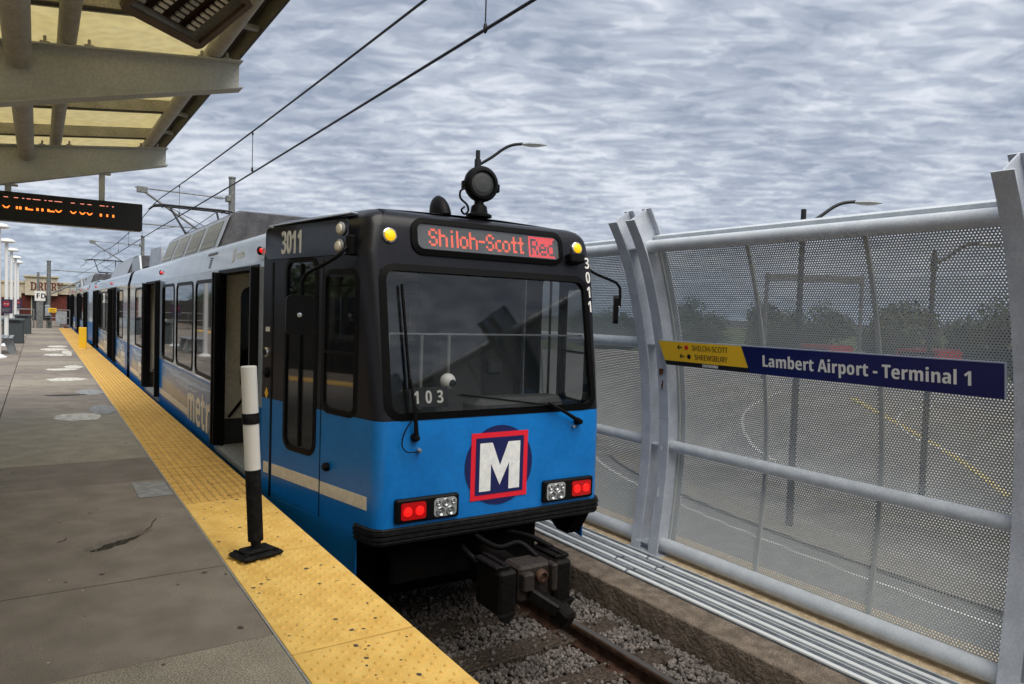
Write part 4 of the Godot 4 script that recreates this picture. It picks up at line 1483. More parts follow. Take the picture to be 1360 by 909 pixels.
# two textures for the LED board: what it looks like unlit, and what glows
func led_pictures() -> Array:
	var font := {
		"S": ["0110", "1001", "1000", "0110", "0001", "1001", "0110"], "h": ["1000", "1000", "1110", "1001", "1001", "1001", "1001"],
		"i": ["01", "00", "01", "01", "01", "01", "01"], "l": ["01", "01", "01", "01", "01", "01", "01"], "o": ["0000", "0000", "0110", "1001", "1001", "1001", "0110"],
		"-": ["000", "000", "000", "111", "000", "000", "000"], "c": ["000", "000", "011", "100", "100", "100", "011"], "t": ["010", "010", "111", "010", "010", "010", "011"],
		"R": ["1110", "1001", "1001", "1110", "1010", "1001", "1001"], "e": ["0000", "0000", "0110", "1001", "1111", "1000", "0111"], "d": ["0001", "0001", "0111", "1001", "1001", "1001", "0111"]}
	var cols := 138
	var nrow := 20
	var px := 8
	var on := {}
	var at := 10
	for ch in "Shiloh-Scott":
		var g: Array = font[ch]
		for r in 7:
			for k in (g[r] as String).length():
				if (g[r] as String)[k] == "1":
					for a in 2:
						for b in 2:
							on[Vector2i(at + k * 2 + a, 3 + r * 2 + b)] = Color(1.0, 0.34, 0.14)
		at += (g[0] as String).length() * 2 + 1
	var box0 := 106
	at = box0 + 2
	for x in range(box0, box0 + 28):
		for y in range(1, 19):
			on[Vector2i(x, y)] = Color(0.95, 0.16, 0.2)
	for ch in "Red":
		var g: Array = font[ch]
		for r in 7:
			for k in 4:
				if (g[r] as String)[k] == "1":
					for a in 2:
						for b in 2:
							on.erase(Vector2i(at + k * 2 + a, 3 + r * 2 + b))
		at += 9
	var pic := Image.create_empty(cols * px, nrow * px, false, Image.FORMAT_RGB8)
	var lit := Image.create_empty(cols * px, nrow * px, false, Image.FORMAT_RGB8)
	pic.fill(Color(0.34, 0.345, 0.35))
	for c in cols:
		for r in nrow:
			var cc: Color = on.get(Vector2i(c, r), Color(0, 0, 0))
			var yes := on.has(Vector2i(c, r))
			pic.fill_rect(Rect2i(c * px + 1, r * px + 1, px - 2, px - 2), Color(0.42, 0.2, 0.16) if yes else Color(0.27, 0.275, 0.28))
			if yes:
				lit.fill_rect(Rect2i(c * px + 1, r * px + 1, px - 2, px - 2), cc)
	return [ImageTexture.create_from_image(pic), ImageTexture.create_from_image(lit)]

func make_cab_interior(car: Node3D) -> void:
	var s := mb()
	bx(s, Vector3(1.74, -0.10, -17.4), Vector3(4.38, -0.004, -6.40))
	bx(s, Vector3(2.14, -0.10, -6.39), Vector3(3.98, -0.004, -4.80))
	part("floor", s, mats.cabin_dark, car)
	# console under the windshield
	s = mb()
	bx(s, Vector3(2.16, 0.35, -5.25), Vector3(3.96, 0.72, -4.82), 0.03)
	bx(s, Vector3(2.95, 0.70, -5.2), Vector3(3.85, 0.86, -4.92), 0.05)
	part("console", s, mats.cabin_dark, car)
	# seat
	s = mb()
	cbox(s, place(Vector3(3.25, 0.95, -5.78), Vector3(-0.15, 0, 0)), Vector3(0.5, 0.75, 0.12), 0.04)
	cbox(s, place(Vector3(3.25, 0.52, -5.55)), Vector3(0.5, 0.12, 0.5), 0.04)
	cbox(s, place(Vector3(3.62, 1.05, -5.75)), Vector3(0.16, 0.14, 0.08), 0.02)
	part("driver_seat", s, mats.cabin_dark, car)
	# partition behind the driver with a dark window
	s = mb()
	bx(s, Vector3(1.80, 0, -6.36), Vector3(4.30, 0.95, -6.30))
	bx(s, Vector3(1.80, 0.95, -6.36), Vector3(2.2, 2.2, -6.30))
	bx(s, Vector3(3.1, 0.95, -6.36), Vector3(4.30, 2.2, -6.30))
	part("cab_partition", s, mats.cabin_dark, car)
	s = mb()
	bx(s, Vector3(2.1, 1.94, -6.2), Vector3(4.0, 1.97, -5.1))
	part("cab_ceiling", s, mats.cabin_dark, car)
	# blind bar across the glass, grab poles, run number card, dash camera
	s = mb()
	bar(s, Vector3(2.13, 1.385, -4.90), Vector3(3.99, 1.385, -4.90), 0.012, 0.014, 0.002)
	part("blind_bar", s, mats.chrome, car)
	s = mb()
	for q in [[2.20, 0.80, 1.38], [2.48, 0.80, 1.38], [2.72, 1.0, 1.38]]:
		tube(s, [Vector3(q[0], q[1], -5.0), Vector3(q[0], q[2], -5.0)], 0.014, 8)
	part("grab_pole", s, mats.cabin_grey, car)
	s = mb()
	cbox(s, nose(2.465, 0.92, -0.06), Vector3(0.33, 0.15, 0.012), 0.003)
	var card := part("run_number_card", s, mats.sign_black, car)
	for k in 3:
		var d := inst("digit", words("103"[k], 0.095, 0.003), mats.white_letter, card, nose(2.335 + k * 0.098, 0.918, -0.052))
		d.scale = Vector3(0.8, 1, 1)
	s = mb()
	var sp := []
	for k in 11:
		var a := PI * k / 10.0
		sp.append(Vector2(sin(a) * 0.062, -cos(a) * 0.062))
	lathe(s, place(Vector3(2.66, 1.02, -4.89)), sp, 20)
	var cam := part("dash_camera", s, mats.lamp_white, car)
	s = mb()
	lathe(s, Transform3D(Basis(Vector3.RIGHT, PI / 2 - 0.2), Vector3(2.67, 1.01, -4.835)), [Vector2(0.03, 0), Vector2(0.026, 0.012), Vector2(0, 0.016)], 14)
	part("camera_lens", s, mats.black_gloss, cam)

# --- passenger section. t runs from the nose (0) to the articulation; z = z0 + dir * t
func wall_panel(s: SurfaceTool, x: float, zf: Callable, t0: float, t1: float, y0: float, y1: float, holes: Array) -> void:
	var ts := [t0, t1]
	var yy := [y0, y1]
	for h in holes:
		for a in [h[0], h[1]]:
			if a > t0 and a < t1 and not ts.has(a): ts.append(a)
		for a in [h[2], h[3]]:
			if a > y0 and a < y1 and not yy.has(a): yy.append(a)
	ts.sort()
	yy.sort()
	for i in ts.size() - 1:
		for j in yy.size() - 1:
			var tm: float = (ts[i] + ts[i + 1]) * 0.5
			var ym: float = (yy[j] + yy[j + 1]) * 0.5
			var open := false
			for h in holes:
				if tm > h[0] and tm < h[1] and ym > h[2] and ym < h[3]: open = true
			if open: continue
			quad(s, Vector3(x, yy[j], zf.call(ts[i + 1])), Vector3(x, yy[j], zf.call(ts[i])), Vector3(x, yy[j + 1], zf.call(ts[i])), Vector3(x, yy[j + 1], zf.call(ts[i + 1])))

func side_at(x: float, y: float, z: float, out := 0.0) -> Transform3D:
	return Transform3D(Basis(Vector3(0, 0, 1), Vector3.UP, Vector3(-1, 0, 0)), Vector3(x - out, y, z))

func make_section(car: Node3D, z0: float, dir: float, near: bool, detail: bool) -> void:
	var zf := func(t: float) -> float: return z0 + dir * t
	var T0 := 1.75
	var T1 := 12.75
	var doors := [[1.92, 3.66], [8.2, 9.98]]
	var wins := [[3.80, 5.02, 0.70, 1.84], [5.20, 6.52, 0.70, 1.84], [6.72, 7.92, 0.70, 1.84], [10.25, 11.75, 0.70, 1.84]]
	var holes := []
	for d in doors: holes.append([d[0], d[1], -0.02, 1.90])
	var s := mb()
	wall_panel(s, XS, zf, T0, T1, -0.42, 0.655, holes)
	part("lower_side_panel", s, mats.blue_paint, car)
	s = mb()
	wall_panel(s, XS, zf, T0, T1, 0.655, 1.95, holes + wins)
	part("upper_side_panel", s, mats.silver_paint, car)
	# cove above the doors up to the roof edge, and the roof
	s = mb()
	var prof := [Vector2(XS, 1.95), Vector2(XS + 0.004, 1.962), Vector2(XS + 0.05, 2.16), Vector2(XS + 0.075, 2.215), Vector2(XS + 0.12, 2.245), Vector2(XS + 0.2, 2.265)]
	var rows := []
	for p in prof:
		rows.append([Vector3(p.x, p.y, zf.call(T0)), Vector3(p.x, p.y, zf.call(T1))])
	sheet(s, rows, 0, prof.size() - 1)
	var cove := part("cove_panel", s, mats.silver_paint, car)
	if detail:
		var ct := func(z: float, y: float) -> Transform3D:
			return Transform3D(Basis(Vector3(0, 0, 1), Vector3(0.226, 0.974, 0).normalized(), Vector3(-0.974, 0.226, 0).normalized()), Vector3(XS + 0.004 + (y - 1.962) * 0.232 - 0.003, y, z))
		s = mb()
		frame(s, ct.call(-7.78, 2.075), 0.12, 0.15, 0.06, 0.012, 0.002)
		bar(s, ct.call(-7.78, 2.075) * Vector3(0, -0.05, 0.001), ct.call(-7.78, 2.075) * Vector3(0, 0.05, 0.001), 0.014, 0.002)
		part("roundel", s, mats.white_letter, cove)
		inst("small_lettering", words("metro", 0.085, 0.002, false), mats.white_letter, cove, ct.call(-7.64, 2.07))
		for j in 6:
			s = mb()
			cbox(s, ct.call(-8.95, 1.99 + j * 0.022), Vector3(0.11, 0.009, 0.006), 0.001)
			part("vent_slot", s, mats.black_rubber, cove)
		s = mb()
		plate(s, ct.call(-8.95, 2.15), 0.5, 0.025, 0.005, 0.004)
		part("vent_trim", s, mats.cabin_grey, cove)
	s = mb()
	rows = []
	for p in [Vector2(XS + 0.2, 2.265), Vector2(XS + 0.7, 2.31), Vector2(XC, 2.33), Vector2(2 * XC - XS - 0.7, 2.31), Vector2(2 * XC - XS - 0.05, 2.2), Vector2(2 * XC - XS, 1.95)]:
		rows.append([Vector3(p.x, p.y, zf.call(T0)), Vector3(p.x, p.y, zf.call(T1))])
	sheet(s, rows, 0, 5)
	part("roof", s, mats.roof_grey, car)
	# far side wall with its row of windows
	s = mb()
	var fwins := []
	for k in 6: fwins.append([2.4 + k * 1.7, 3.8 + k * 1.7, 0.75, 1.80])
	wall_panel(s, 2 * XC - XS, zf, T0, T1, -0.42, 1.95, fwins)
	part("far_side_panel", s, mats.silver_paint, car)
	if near:
		for w in fwins:
			s = mb()
			bx(s, Vector3(2 * XC - XS - 0.01, 0.74, zf.call(w[0])), Vector3(2 * XC - XS - 0.004, 1.81, zf.call(w[1])))
			part("far_window", s, mats.side_glass, car)
	# windows
	for w in wins:
		var c: float = zf.call((w[0] + w[1]) * 0.5)
		var wd: float = absf(w[1] - w[0])
		s = mb()
		plate(s, side_at(XS, (w[2] + w[3]) * 0.5, c, -0.008), wd, w[3] - w[2], 0.01, 0.006)
		var pane := part("side_window", s, mats.side_glass, car)
		s = mb()
		frame(s, side_at(XS, (w[2] + w[3]) * 0.5, c, -0.004), wd + 0.03, w[3] - w[2] + 0.03, 0.13, 0.042, 0.014, 0.004)
		part("window_frame", s, mats.black_rubber, pane)
	# doors: folded leaves stand out at both ends of each opening
	for d in doors:
		for e in 2:
			var zz: float = zf.call(d[e])
			var g := 1.0 if (e == 0) == (dir < 0) else -1.0
			var inn := -g       # towards the middle of the opening
			s = mb()
			bx(s, Vector3(XS - 0.075, 0.02, zz), Vector3(XS + 0.06, 1.915, zz + inn * 0.05), 0.006)
			bx(s, Vector3(XS - 0.06, 0.02, zz + inn * 0.062), Vector3(XS + 0.06, 1.91, zz + inn * 0.112), 0.006)
			var leaf := part("door_leaf", s, mats.black_leaf, car)
			if near:
				s = mb()
				bx(s, Vector3(XS - 0.04, 0.5, zz + inn * 0.113), Vector3(XS + 0.03, 1.75, zz + inn * 0.116))
				part("leaf_glass", s, mats.black_gloss, leaf)
		s = mb()
		var za: float = zf.call(d[0])
		var zb: float = zf.call(d[1])
		bx(s, Vector3(XS - 0.006, 1.895, za), Vector3(XS + 0.14, 1.935, zb))
		part("door_header", s, mats.black_rubber, car)
		if detail:
			s = mb()
			bx(s, Vector3(XS - 0.02, -0.05, za), Vector3(XS + 0.32, 0.0, zb))
			for k in 8:
				bx(s, Vector3(XS + k * 0.038, 0.0005, minf(za, zb) + 0.02), Vector3(XS + k * 0.038 + 0.02, 0.008, maxf(za, zb) - 0.02))
			part("door_sill", s, mats.seam_metal, car)
		# draught screen at the rear of each doorway, cream with a dark window
		var zp: float = zb + dir * 0.06
		s = mb()
		bx(s, Vector3(XS + 0.07, 0.28, zp), Vector3(XS + 0.95, 1.93, zp + dir * 0.04))
		var scr := part("draught_screen", s, mats.cabin_cream, car)
		if detail:
			s = mb()
			bx(s, Vector3(XS + 0.07, -0.01, zp - dir * 0.004), Vector3(XS + 0.95, 0.279, zp + dir * 0.04))
			part("kick_panel", s, mats.cabin_dark, scr)
			s = mb()
			plate(s, Transform3D(Basis(), Vector3(XS + 0.58, 1.18, zp - dir * 0.001 + (0.0 if dir < 0 else -0.006))), 0.66, 1.2, 0.12, 0.006)
			part("screen_window", s, mats.black_gloss, scr)
			s = mb()
			tube(s, [Vector3(XS + 0.13, 0.30, zp - dir * 0.03), Vector3(XS + 0.45, 0.72, zp - dir * 0.03)], 0.016, 8)
			part("grab_rail", s, mats.black_rubber, scr)
		# red lamp over the doorway
		s = mb()
		var zl: float = zf.call(d[0] + 0.05)
		lathe(s, turned(side_at(XS + 0.02, 2.06, zl)), [Vector2(0.04, 0), Vector2(0.036, 0.02), Vector2(0.02, 0.03), Vector2(0, 0.031)], 14)
		var dl := part("door_lamp", s, mats.black_rubber, car)
		s = mb()
		for w in [-0.05, 0.05]:
			lathe(s, turned(side_at(XS + 0.015, 2.06, zl + w)), [Vector2(0.02, 0), Vector2(0.017, 0.014), Vector2(0, 0.02)], 14)
		part("lamp_lens", s, mats.lamp_red, dl)
	# floor and ceiling inside
	if not detail:
		s = mb()
		bx(s, Vector3(1.74, -0.10, zf.call(T0)), Vector3(4.38, -0.004, zf.call(T1)))
		part("floor", s, mats.cabin_dark, car)
	s = mb()
	bx(s, Vector3(XS + 0.1, 1.96, zf.call(T0)), Vector3(4.3, 2.0, zf.call(T1)))
	part("ceiling", s, mats.cabin_cream, car)
	if near:
		for k in 5:
			for g in [0, 1]:
				var zz: float = zf.call(4.3 + k * 0.85)
				var xx := 2.12 if g == 0 else 3.98
				s = mb()
				cbox(s, place(Vector3(xx, 0.42, zz)), Vector3(0.8, 0.1, 0.45), 0.03)
				cbox(s, place(Vector3(xx, 0.75, zz + dir * 0.22)), Vector3(0.8, 0.6, 0.08), 0.03)
				part("seat", s, mats.seat_blue, car)
	# livery panel between the doors: pale wave, cream stripe, lettering
	for w in [[3.80, 7.85], [10.2, 12.3]]:
		var za: float = zf.call(w[0])
		var zb: float = zf.call(w[1])
		var ln := absf(zb - za)
		var t := side_at(XS, 0.0, minf(za, zb), 0.0015)
		s = mb()
		prism(s, t, PackedVector2Array([Vector2(0.02, 0.09), Vector2(ln - 0.02, 0.02), Vector2(ln - 0.02, 0.63), Vector2(0.02, 0.63)]), 0.002)
		var lv := part("livery_panel", s, mats.graphic_blue, car)
		for b in [[0.10, 0.95, 0.56, 0.05], [0.35, 0.75, 0.47, 0.03], [0.0, 0.45, 0.60, 0.03], [0.55, 1.0, 0.36, 0.035]]:
			s = mb()
			var wave := PackedVector2Array()
			for k in 13:
				wave.append(Vector2(0.03 + (ln - 0.06) * lerpf(b[0], b[1], k / 12.0), b[2] + 0.012 * sin(k * 2.3)))
			for k in range(12, -1, -1):
				wave.append(Vector2(0.03 + (ln - 0.06) * lerpf(b[0], b[1], k / 12.0), b[2] - b[3] * sin(PI * k / 12.0) + 0.01 * sin(k * 1.7) - 0.012))
			prism(s, side_at(XS, 0.0, minf(za, zb), 0.0036), wave, 0.0015)
			part("livery_wave", s, mats.graphic_pale, lv)
		s = mb()
		var hill := PackedVector2Array([Vector2(0.03, 0.19)])
		for k in 17:
			hill.append(Vector2(0.03 + ln * 0.6 * k / 16.0, 0.42 - 0.10 * k / 16.0 + 0.022 * sin(k * 2.9) + 0.012 * sin(k * 1.3)))
		hill.append(Vector2(0.03 + ln * 0.6, 0.17))
		prism(s, side_at(XS, 0.0, minf(za, zb), 0.0036), hill, 0.0012)
		part("livery_hill", s, mats.graphic_grey, lv)
		s = mb()
		prism(s, side_at(XS, 0.0, minf(za, zb), 0.0052), PackedVector2Array([Vector2(-0.25, 0.10), Vector2(ln * 0.58, 0.085), Vector2(ln * 0.58, 0.175), Vector2(-0.25, 0.19)]), 0.0012)
		part("livery_stripe", s, mats.cream, lv)
		var tx := inst("livery_lettering", words("metro", 0.45, 0.003), mats.cream, lv, side_at(XS, 0.27, minf(za, zb) + ln * 0.575, 0.0068))
		tx.scale = Vector3(1.02 * ln / 4.05, 1.0, 1)
	# rooftop unit with sloping sides and mesh grilles
	var ra: float = zf.call(5.0)
	var rb: float = zf.call(10.0)
	s = mb()
	var zlo := minf(ra, rb)
	var zhi := maxf(ra, rb)
	var ring := []
	var shape := [Vector2(1.90, 2.25), Vector2(2.06, 2.70), Vector2(2.10, 2.755), Vector2(2.18, 2.79), Vector2(3.94, 2.79), Vector2(4.02, 2.755), Vector2(4.06, 2.70), Vector2(4.2, 2.25)]
	for q in [[zhi, 0.0, 1.0], [zhi - 0.03, 0.4, 1.0], [zlo + 0.03, 0.4, 1.0], [zlo, 0.0, 1.0]]:
		var r := []
		for p in shape:
			var sc := 1.0 if q[1] > 0 else 0.97
			r.append(Vector3(XC + (p.x - XC) * sc, 2.25 + (p.y - 2.25) * sc, q[0]))
		ring.append(r)
	sheet(s, ring, 0, 3)
	prism(s, Transform3D(Basis(), Vector3(0, 0, zhi - 0.001)), PackedVector2Array(shape.map(func(p): return Vector2(XC + (p.x - XC) * 0.97, 2.25 + (p.y - 2.25) * 0.97))), 0.001)
	prism(s, Transform3D(Basis(), Vector3(0, 0, zlo)), PackedVector2Array(shape.map(func(p): return Vector2(XC + (p.x - XC) * 0.97, 2.25 + (p.y - 2.25) * 0.97))), 0.001)
	var unit := part("rooftop_unit", s, mats.roof_grey, car)
	var slope := Transform3D(Basis(Vector3(0, 0, 1), Vector3(0.16, 0.45, 0).normalized(), Vector3(-0.45, 0.16, 0).normalized()), Vector3(1.975, 2.485, 0))
	s = mb()
	cbox(s, slope * place(Vector3((zlo + zhi) * 0.5, 0, 0.006)), Vector3(zhi - zlo - 0.02, 0.47, 0.012), 0.003)
	part("side_skin", s, mats.unit_pale, unit)
	if near:
		for k in 4:
			s = mb()
			var c0 := zlo + 0.65 + k * 1.22
			prism(s, slope * place(Vector3(c0, 0, 0.0125)), PackedVector2Array([Vector2(-0.52, -0.19), Vector2(0.52, -0.19), Vector2(0.50, 0.18), Vector2(-0.46, 0.18)]), 0.004)
			var gr := part("grille", s, mats.unit_mesh, unit)
			s = mb()
			for j in 16:
				bar(s, slope * Vector3(c0 - 0.5 + j * 0.0625, -0.185, 0.019), slope * Vector3(c0 - 0.5 + j * 0.0625 + 0.03, 0.175, 0.019), 0.008, 0.006)
			part("mesh_bars", s, mats.seam_metal, gr)
	# low equipment and the sloping end screen by the articulation
	s = mb()
	var e0: float = zf.call(10.25)
	var e1: float = zf.call(12.2)
	prism(s, Transform3D(Basis(Vector3(0, 0, dir), Vector3.UP, Vector3(-dir, 0, 0) * dir * dir), Vector3(1.98, 2.25, e0)), PackedVector2Array([Vector2(0, 0), Vector2(1.9, 0), Vector2(1.55, 0.42), Vector2(0.05, 0.38)]), -0.04)
	part("roof_screen", s, mats.unit_pale, car)
	s = mb()
	bx(s, Vector3(2.2, 2.28, minf(e0, e1)), Vector3(3.9, 2.48, maxf(e0, e1)), 0.02)
	part("roof_box", s, mats.roof_grey, car)

func make_joint(car: Node3D, zc: float) -> void:
	var s := mb()
	for k in 6:
		var z := zc - 0.25 + k * 0.1
		bx(s, Vector3(XS + 0.06 + 0.03 * (k % 2), -0.35, z - 0.05), Vector3(2 * XC - XS - 0.06, 2.2, z + 0.05))
	part("bellows", s, mats.black_rubber, car)

func make_pantograph(car: Node3D, zc: float) -> void:
	var p := Node3D.new()
	p.name = "pantograph"
	car.add_child(p, true)
	var s := mb()
	for g in [0.0, 0.32]:
		tube(s, [Vector3(2.12, 3.72, zc + g), Vector3(2.22, 3.80, zc + g), Vector3(2.38, 3.822, zc + g), Vector3(3.74, 3.822, zc + g), Vector3(3.90, 3.80, zc + g), Vector3(4.0, 3.72, zc + g)], 0.022, 8)
	for x in [2.4, 3.72]:
		bar(s, Vector3(x, 3.80, zc), Vector3(x, 3.80, zc + 0.32), 0.03, 0.03)
	part("contact_head", s, mats.wire_dark, p)
	s = mb()
	for x in [2.55, 3.57]:
		tube(s, [Vector3(x, 3.79, zc + 0.16), Vector3(lerpf(x, XC, 0.25), 3.1, zc + 1.5)], 0.024, 8)
	tube(s, [Vector3(2.68, 3.1, zc + 1.5), Vector3(3.44, 3.1, zc + 1.5)], 0.03, 8)
	tube(s, [Vector3(2.55, 3.79, zc + 0.16), Vector3(3.44, 3.1, zc + 1.5)], 0.008, 6)
	tube(s, [Vector3(3.57, 3.79, zc + 0.16), Vector3(2.68, 3.1, zc + 1.5)], 0.008, 6)
	part("upper_arm", s, mats.wire_dark, p)
	s = mb()
	tube(s, [Vector3(XC, 3.1, zc + 1.5), Vector3(XC, 2.55, zc + 0.1)], 0.045, 10)
	tube(s, [Vector3(XC - 0.15, 3.0, zc + 1.3), Vector3(XC - 0.15, 2.55, zc - 0.05)], 0.014, 8)
	part("lower_arm", s, mats.wire_dark, p)
	s = mb()
	for x in [2.5, 3.62]:
		bar(s, Vector3(x, 2.47, zc - 0.6), Vector3(x, 2.47, zc + 1.6), 0.07, 0.09)
	for z in [zc - 0.5, zc + 0.1, zc + 1.4]:
		bar(s, Vector3(2.5, 2.5, z), Vector3(3.62, 2.5, z), 0.06, 0.06)
	for x in [2.5, 3.62]:
		for z in [zc - 0.5, zc + 1.4]:
			tube(s, [Vector3(x, 2.25, z), Vector3(x, 2.44, z)], 0.05, 10)
	part("base_frame", s, mats.wire_dark, p)

func make_train() -> void:
	var car := thing("light_rail_car", "blue and black light rail car 3011 with lit destination sign and round M logo", "train")
	make_cab(car)
	make_section(car, -4.72, -1.0, true, true)
	make_joint(car, -17.75)
	make_section(car, -30.78, 1.0, false, false)
	make_pantograph(car, -18.55)
	tail(car, -30.78, 1.0)
	# bogie boxes
	var s := mb()
	for z in [-8.2, -17.75, -27.3]:
		bx(s, Vector3(2.0, -0.95, z - 1.2), Vector3(4.1, -0.42, z + 1.2), 0.05)
	part("bogie", s, mats.under_black, car)
	var two := thing("light_rail_car", "second silver and blue light rail car coupled behind car 3011", "train")
	tail(two, -31.6, -1.0)
	make_section(two, -31.6, -1.0, false, false)
	make_joint(two, -44.6)
	make_section(two, -57.6, 1.0, false, false)
	make_pantograph(two, -45.4)
	tail(two, -57.6, 1.0)
	s = mb()
	for z in [-35.0, -44.6, -54.0]:
		bx(s, Vector3(2.0, -0.95, z - 1.2), Vector3(4.1, -0.42, z + 1.2), 0.05)
	part("bogie", s, mats.under_black, two)
	s = mb()
	tube(s, [Vector3(XC, -0.4, -30.4), Vector3(XC, -0.4, -32.0)], 0.09, 10)
	part("coupler", s, mats.coupler_metal, two)

# plain tapered end of a section seen only from afar
func tail(car: Node3D, z0: float, dir: float) -> void:
	var s := mb()
	var rows := []
	for y in [-0.1, 0.75, 1.95, 2.2, 2.3]:
		var inn := 0.0 if y < 2.0 else 0.08
		rows.append([Vector3(XS + inn, y, z0 + dir * 1.75), Vector3(1.74 + inn, y, z0 + dir * 0.1), Vector3(1.82 + inn, y, z0), Vector3(2 * XC - 1.82 - inn, y, z0), Vector3(2 * XC - 1.74 - inn, y, z0 + dir * 0.1), Vector3(2 * XC - XS - inn, y, z0 + dir * 1.75)])
	sheet(s, rows, 0, 1)
	part("end_lower_shell", s, mats.blue_paint, car)
	s = mb()
	sheet(s, rows, 1, 4)
	bx(s, Vector3(1.8, 2.27, z0), Vector3(4.3, 2.31, z0 + dir * 1.75))
	part("end_upper_shell", s, mats.silver_paint, car)

# ------------------------------------------------------------------ canopy
func beam_top(x: float) -> float: return 3.441 + (x - 1.3) * 0.125
func beam_bot(x: float) -> float: return 3.249 + (x - 1.3) * 0.266

func make_canopy() -> void:
	var t := thing("platform_canopy", "grey steel platform canopy with tapered beams and translucent yellow roof sheets", "canopy")
	var zs := [9.4, 5.57, 1.73, -2.10, -5.93, -9.76]
	var s := mb()
	for z in zs:
		# tapered beam out of plates
		s = mb()
		prism(s, place(Vector3(0, 0, z - 0.007)), PackedVector2Array([Vector2(-1.6, beam_top(-1.6)), Vector2(1.3, beam_top(1.3)), Vector2(1.3, beam_bot(1.3)), Vector2(-1.6, beam_bot(-1.6) + 0.02)]), 0.014)
		var bm := part("beam", s, mats.canopy_paint, t)
		s = mb()
		bar(s, Vector3(-1.6, beam_top(-1.6) + 0.006, z), Vector3(1.315, beam_top(1.315) + 0.006, z), 0.15, 0.012, 0.002)
		bar(s, Vector3(-1.6, beam_bot(-1.6) + 0.014, z), Vector3(1.315, beam_bot(1.315) - 0.006, z), 0.15, 0.012, 0.002)
		part("flange", s, mats.canopy_paint, bm)
		for x in [0.03, 0.29, 1.02, 1.2]:
			s = mb()
			cbox(s, place(Vector3(x, beam_top(x) + 0.03, z + 0.05)), Vector3(0.02, 0.06, 0.03), 0.003)
			cbox(s, place(Vector3(x, beam_top(x) + 0.016, z + 0.05)), Vector3(0.06, 0.01, 0.05), 0.002)
			part("clip", s, mats.canopy_pipe, bm)
	# pipes along the platform
	for q in [[-0.118, 3.175, 0.077], [0.16, beam_top(0.16) + 0.074, 0.060], [1.115, beam_top(1.115) + 0.074, 0.060], [-1.2, beam_top(-1.2) + 0.08, 0.06]]:
		s = mb()
		tube(s, [Vector3(q[0], q[1], 11.0), Vector3(q[0], q[1], -2.0), Vector3(q[0], q[1], -11.1 if q[0] > 0.0 else -9.72)], q[2], 24)
		part("pipe", s, mats.canopy_pipe, t)
	# cross purlins and roof sheets between them
	var edge_x := 1.13
	var k := 0
	var z := 10.26
	while z > -9.9:
		var zz := z
		s = mb()
		bar(s, Vector3(-3.4, beam_top(-3.4) + 0.155, zz), Vector3(edge_x, beam_top(edge_x) + 0.155, zz), 0.10, 0.12, 0.004)
		part("purlin", s, mats.canopy_pipe, t)
		s = mb()
		bar(s, Vector3(-3.4, beam_top(-3.4) + 0.092, zz + 0.03), Vector3(edge_x, beam_top(edge_x) + 0.092, zz + 0.03), 0.06, 0.01)
		part("purlin_seal", s, mats.gutter_dark, t)
		s = mb()
		bar(s, Vector3(-3.4, beam_top(-3.4) + 0.222, zz + 0.71), Vector3(edge_x + 0.1, beam_top(edge_x + 0.1) + 0.222, zz + 0.71), 1.41, 0.012)
		part("roof_sheet", s, mats.canopy_sheet, t)
		z -= 1.42
		k += 1
	s = mb()
	bar(s, Vector3(-3.4, beam_top(-3.4) + 0.222, -10.42), Vector3(edge_x + 0.1, beam_top(edge_x + 0.1) + 0.222, -10.42), 1.58, 0.012)
	part("roof_sheet", s, mats.canopy_sheet, t)
	# box gutter along the track edge with straps
	s = mb()
	bx(s, Vector3(1.305, beam_top(1.3) + 0.06, -11.2), Vector3(1.325, beam_top(1.3) + 0.22, 11.0))
	part("gutter_face", s, mats.gutter_dark, t)
	s = mb()
	bx(s, Vector3(1.178, beam_top(1.3) + 0.19, -11.2), Vector3(1.304, beam_top(1.3) + 0.22, 11.0))
	part("gutter_floor", s, mats.gutter_dark, t)
	z = 10.0
	while z > -10.0:
		s = mb()
		bx(s, Vector3(1.18, beam_top(1.3) + 0.08, z - 0.03), Vector3(1.304, beam_top(1.3) + 0.105, z + 0.03))
		part("gutter_strap", s, mats.seam_metal, t)
		z -= 0.96
	# columns and spine beam, left of the picture
	for zc in [-5.93, 1.73, 9.4]:
		s = mb()
		tube(s, [Vector3(-1.65, 0.0, zc), Vector3(-1.65, 3.2, zc)], 0.12, 20)
		lathe(s, place(Vector3(-1.65, 0.0, zc)), [Vector2(0.24, 0), Vector2(0.24, 0.025), Vector2(0.13, 0.03)], 20)
		part("column", s, mats.canopy_paint, t)
	s = mb()
	bx(s, Vector3(-1.75, 2.80, -9.9), Vector3(-1.55, 3.10, 10.0), 0.01)
	part("spine_beam", s, mats.canopy_paint, t)

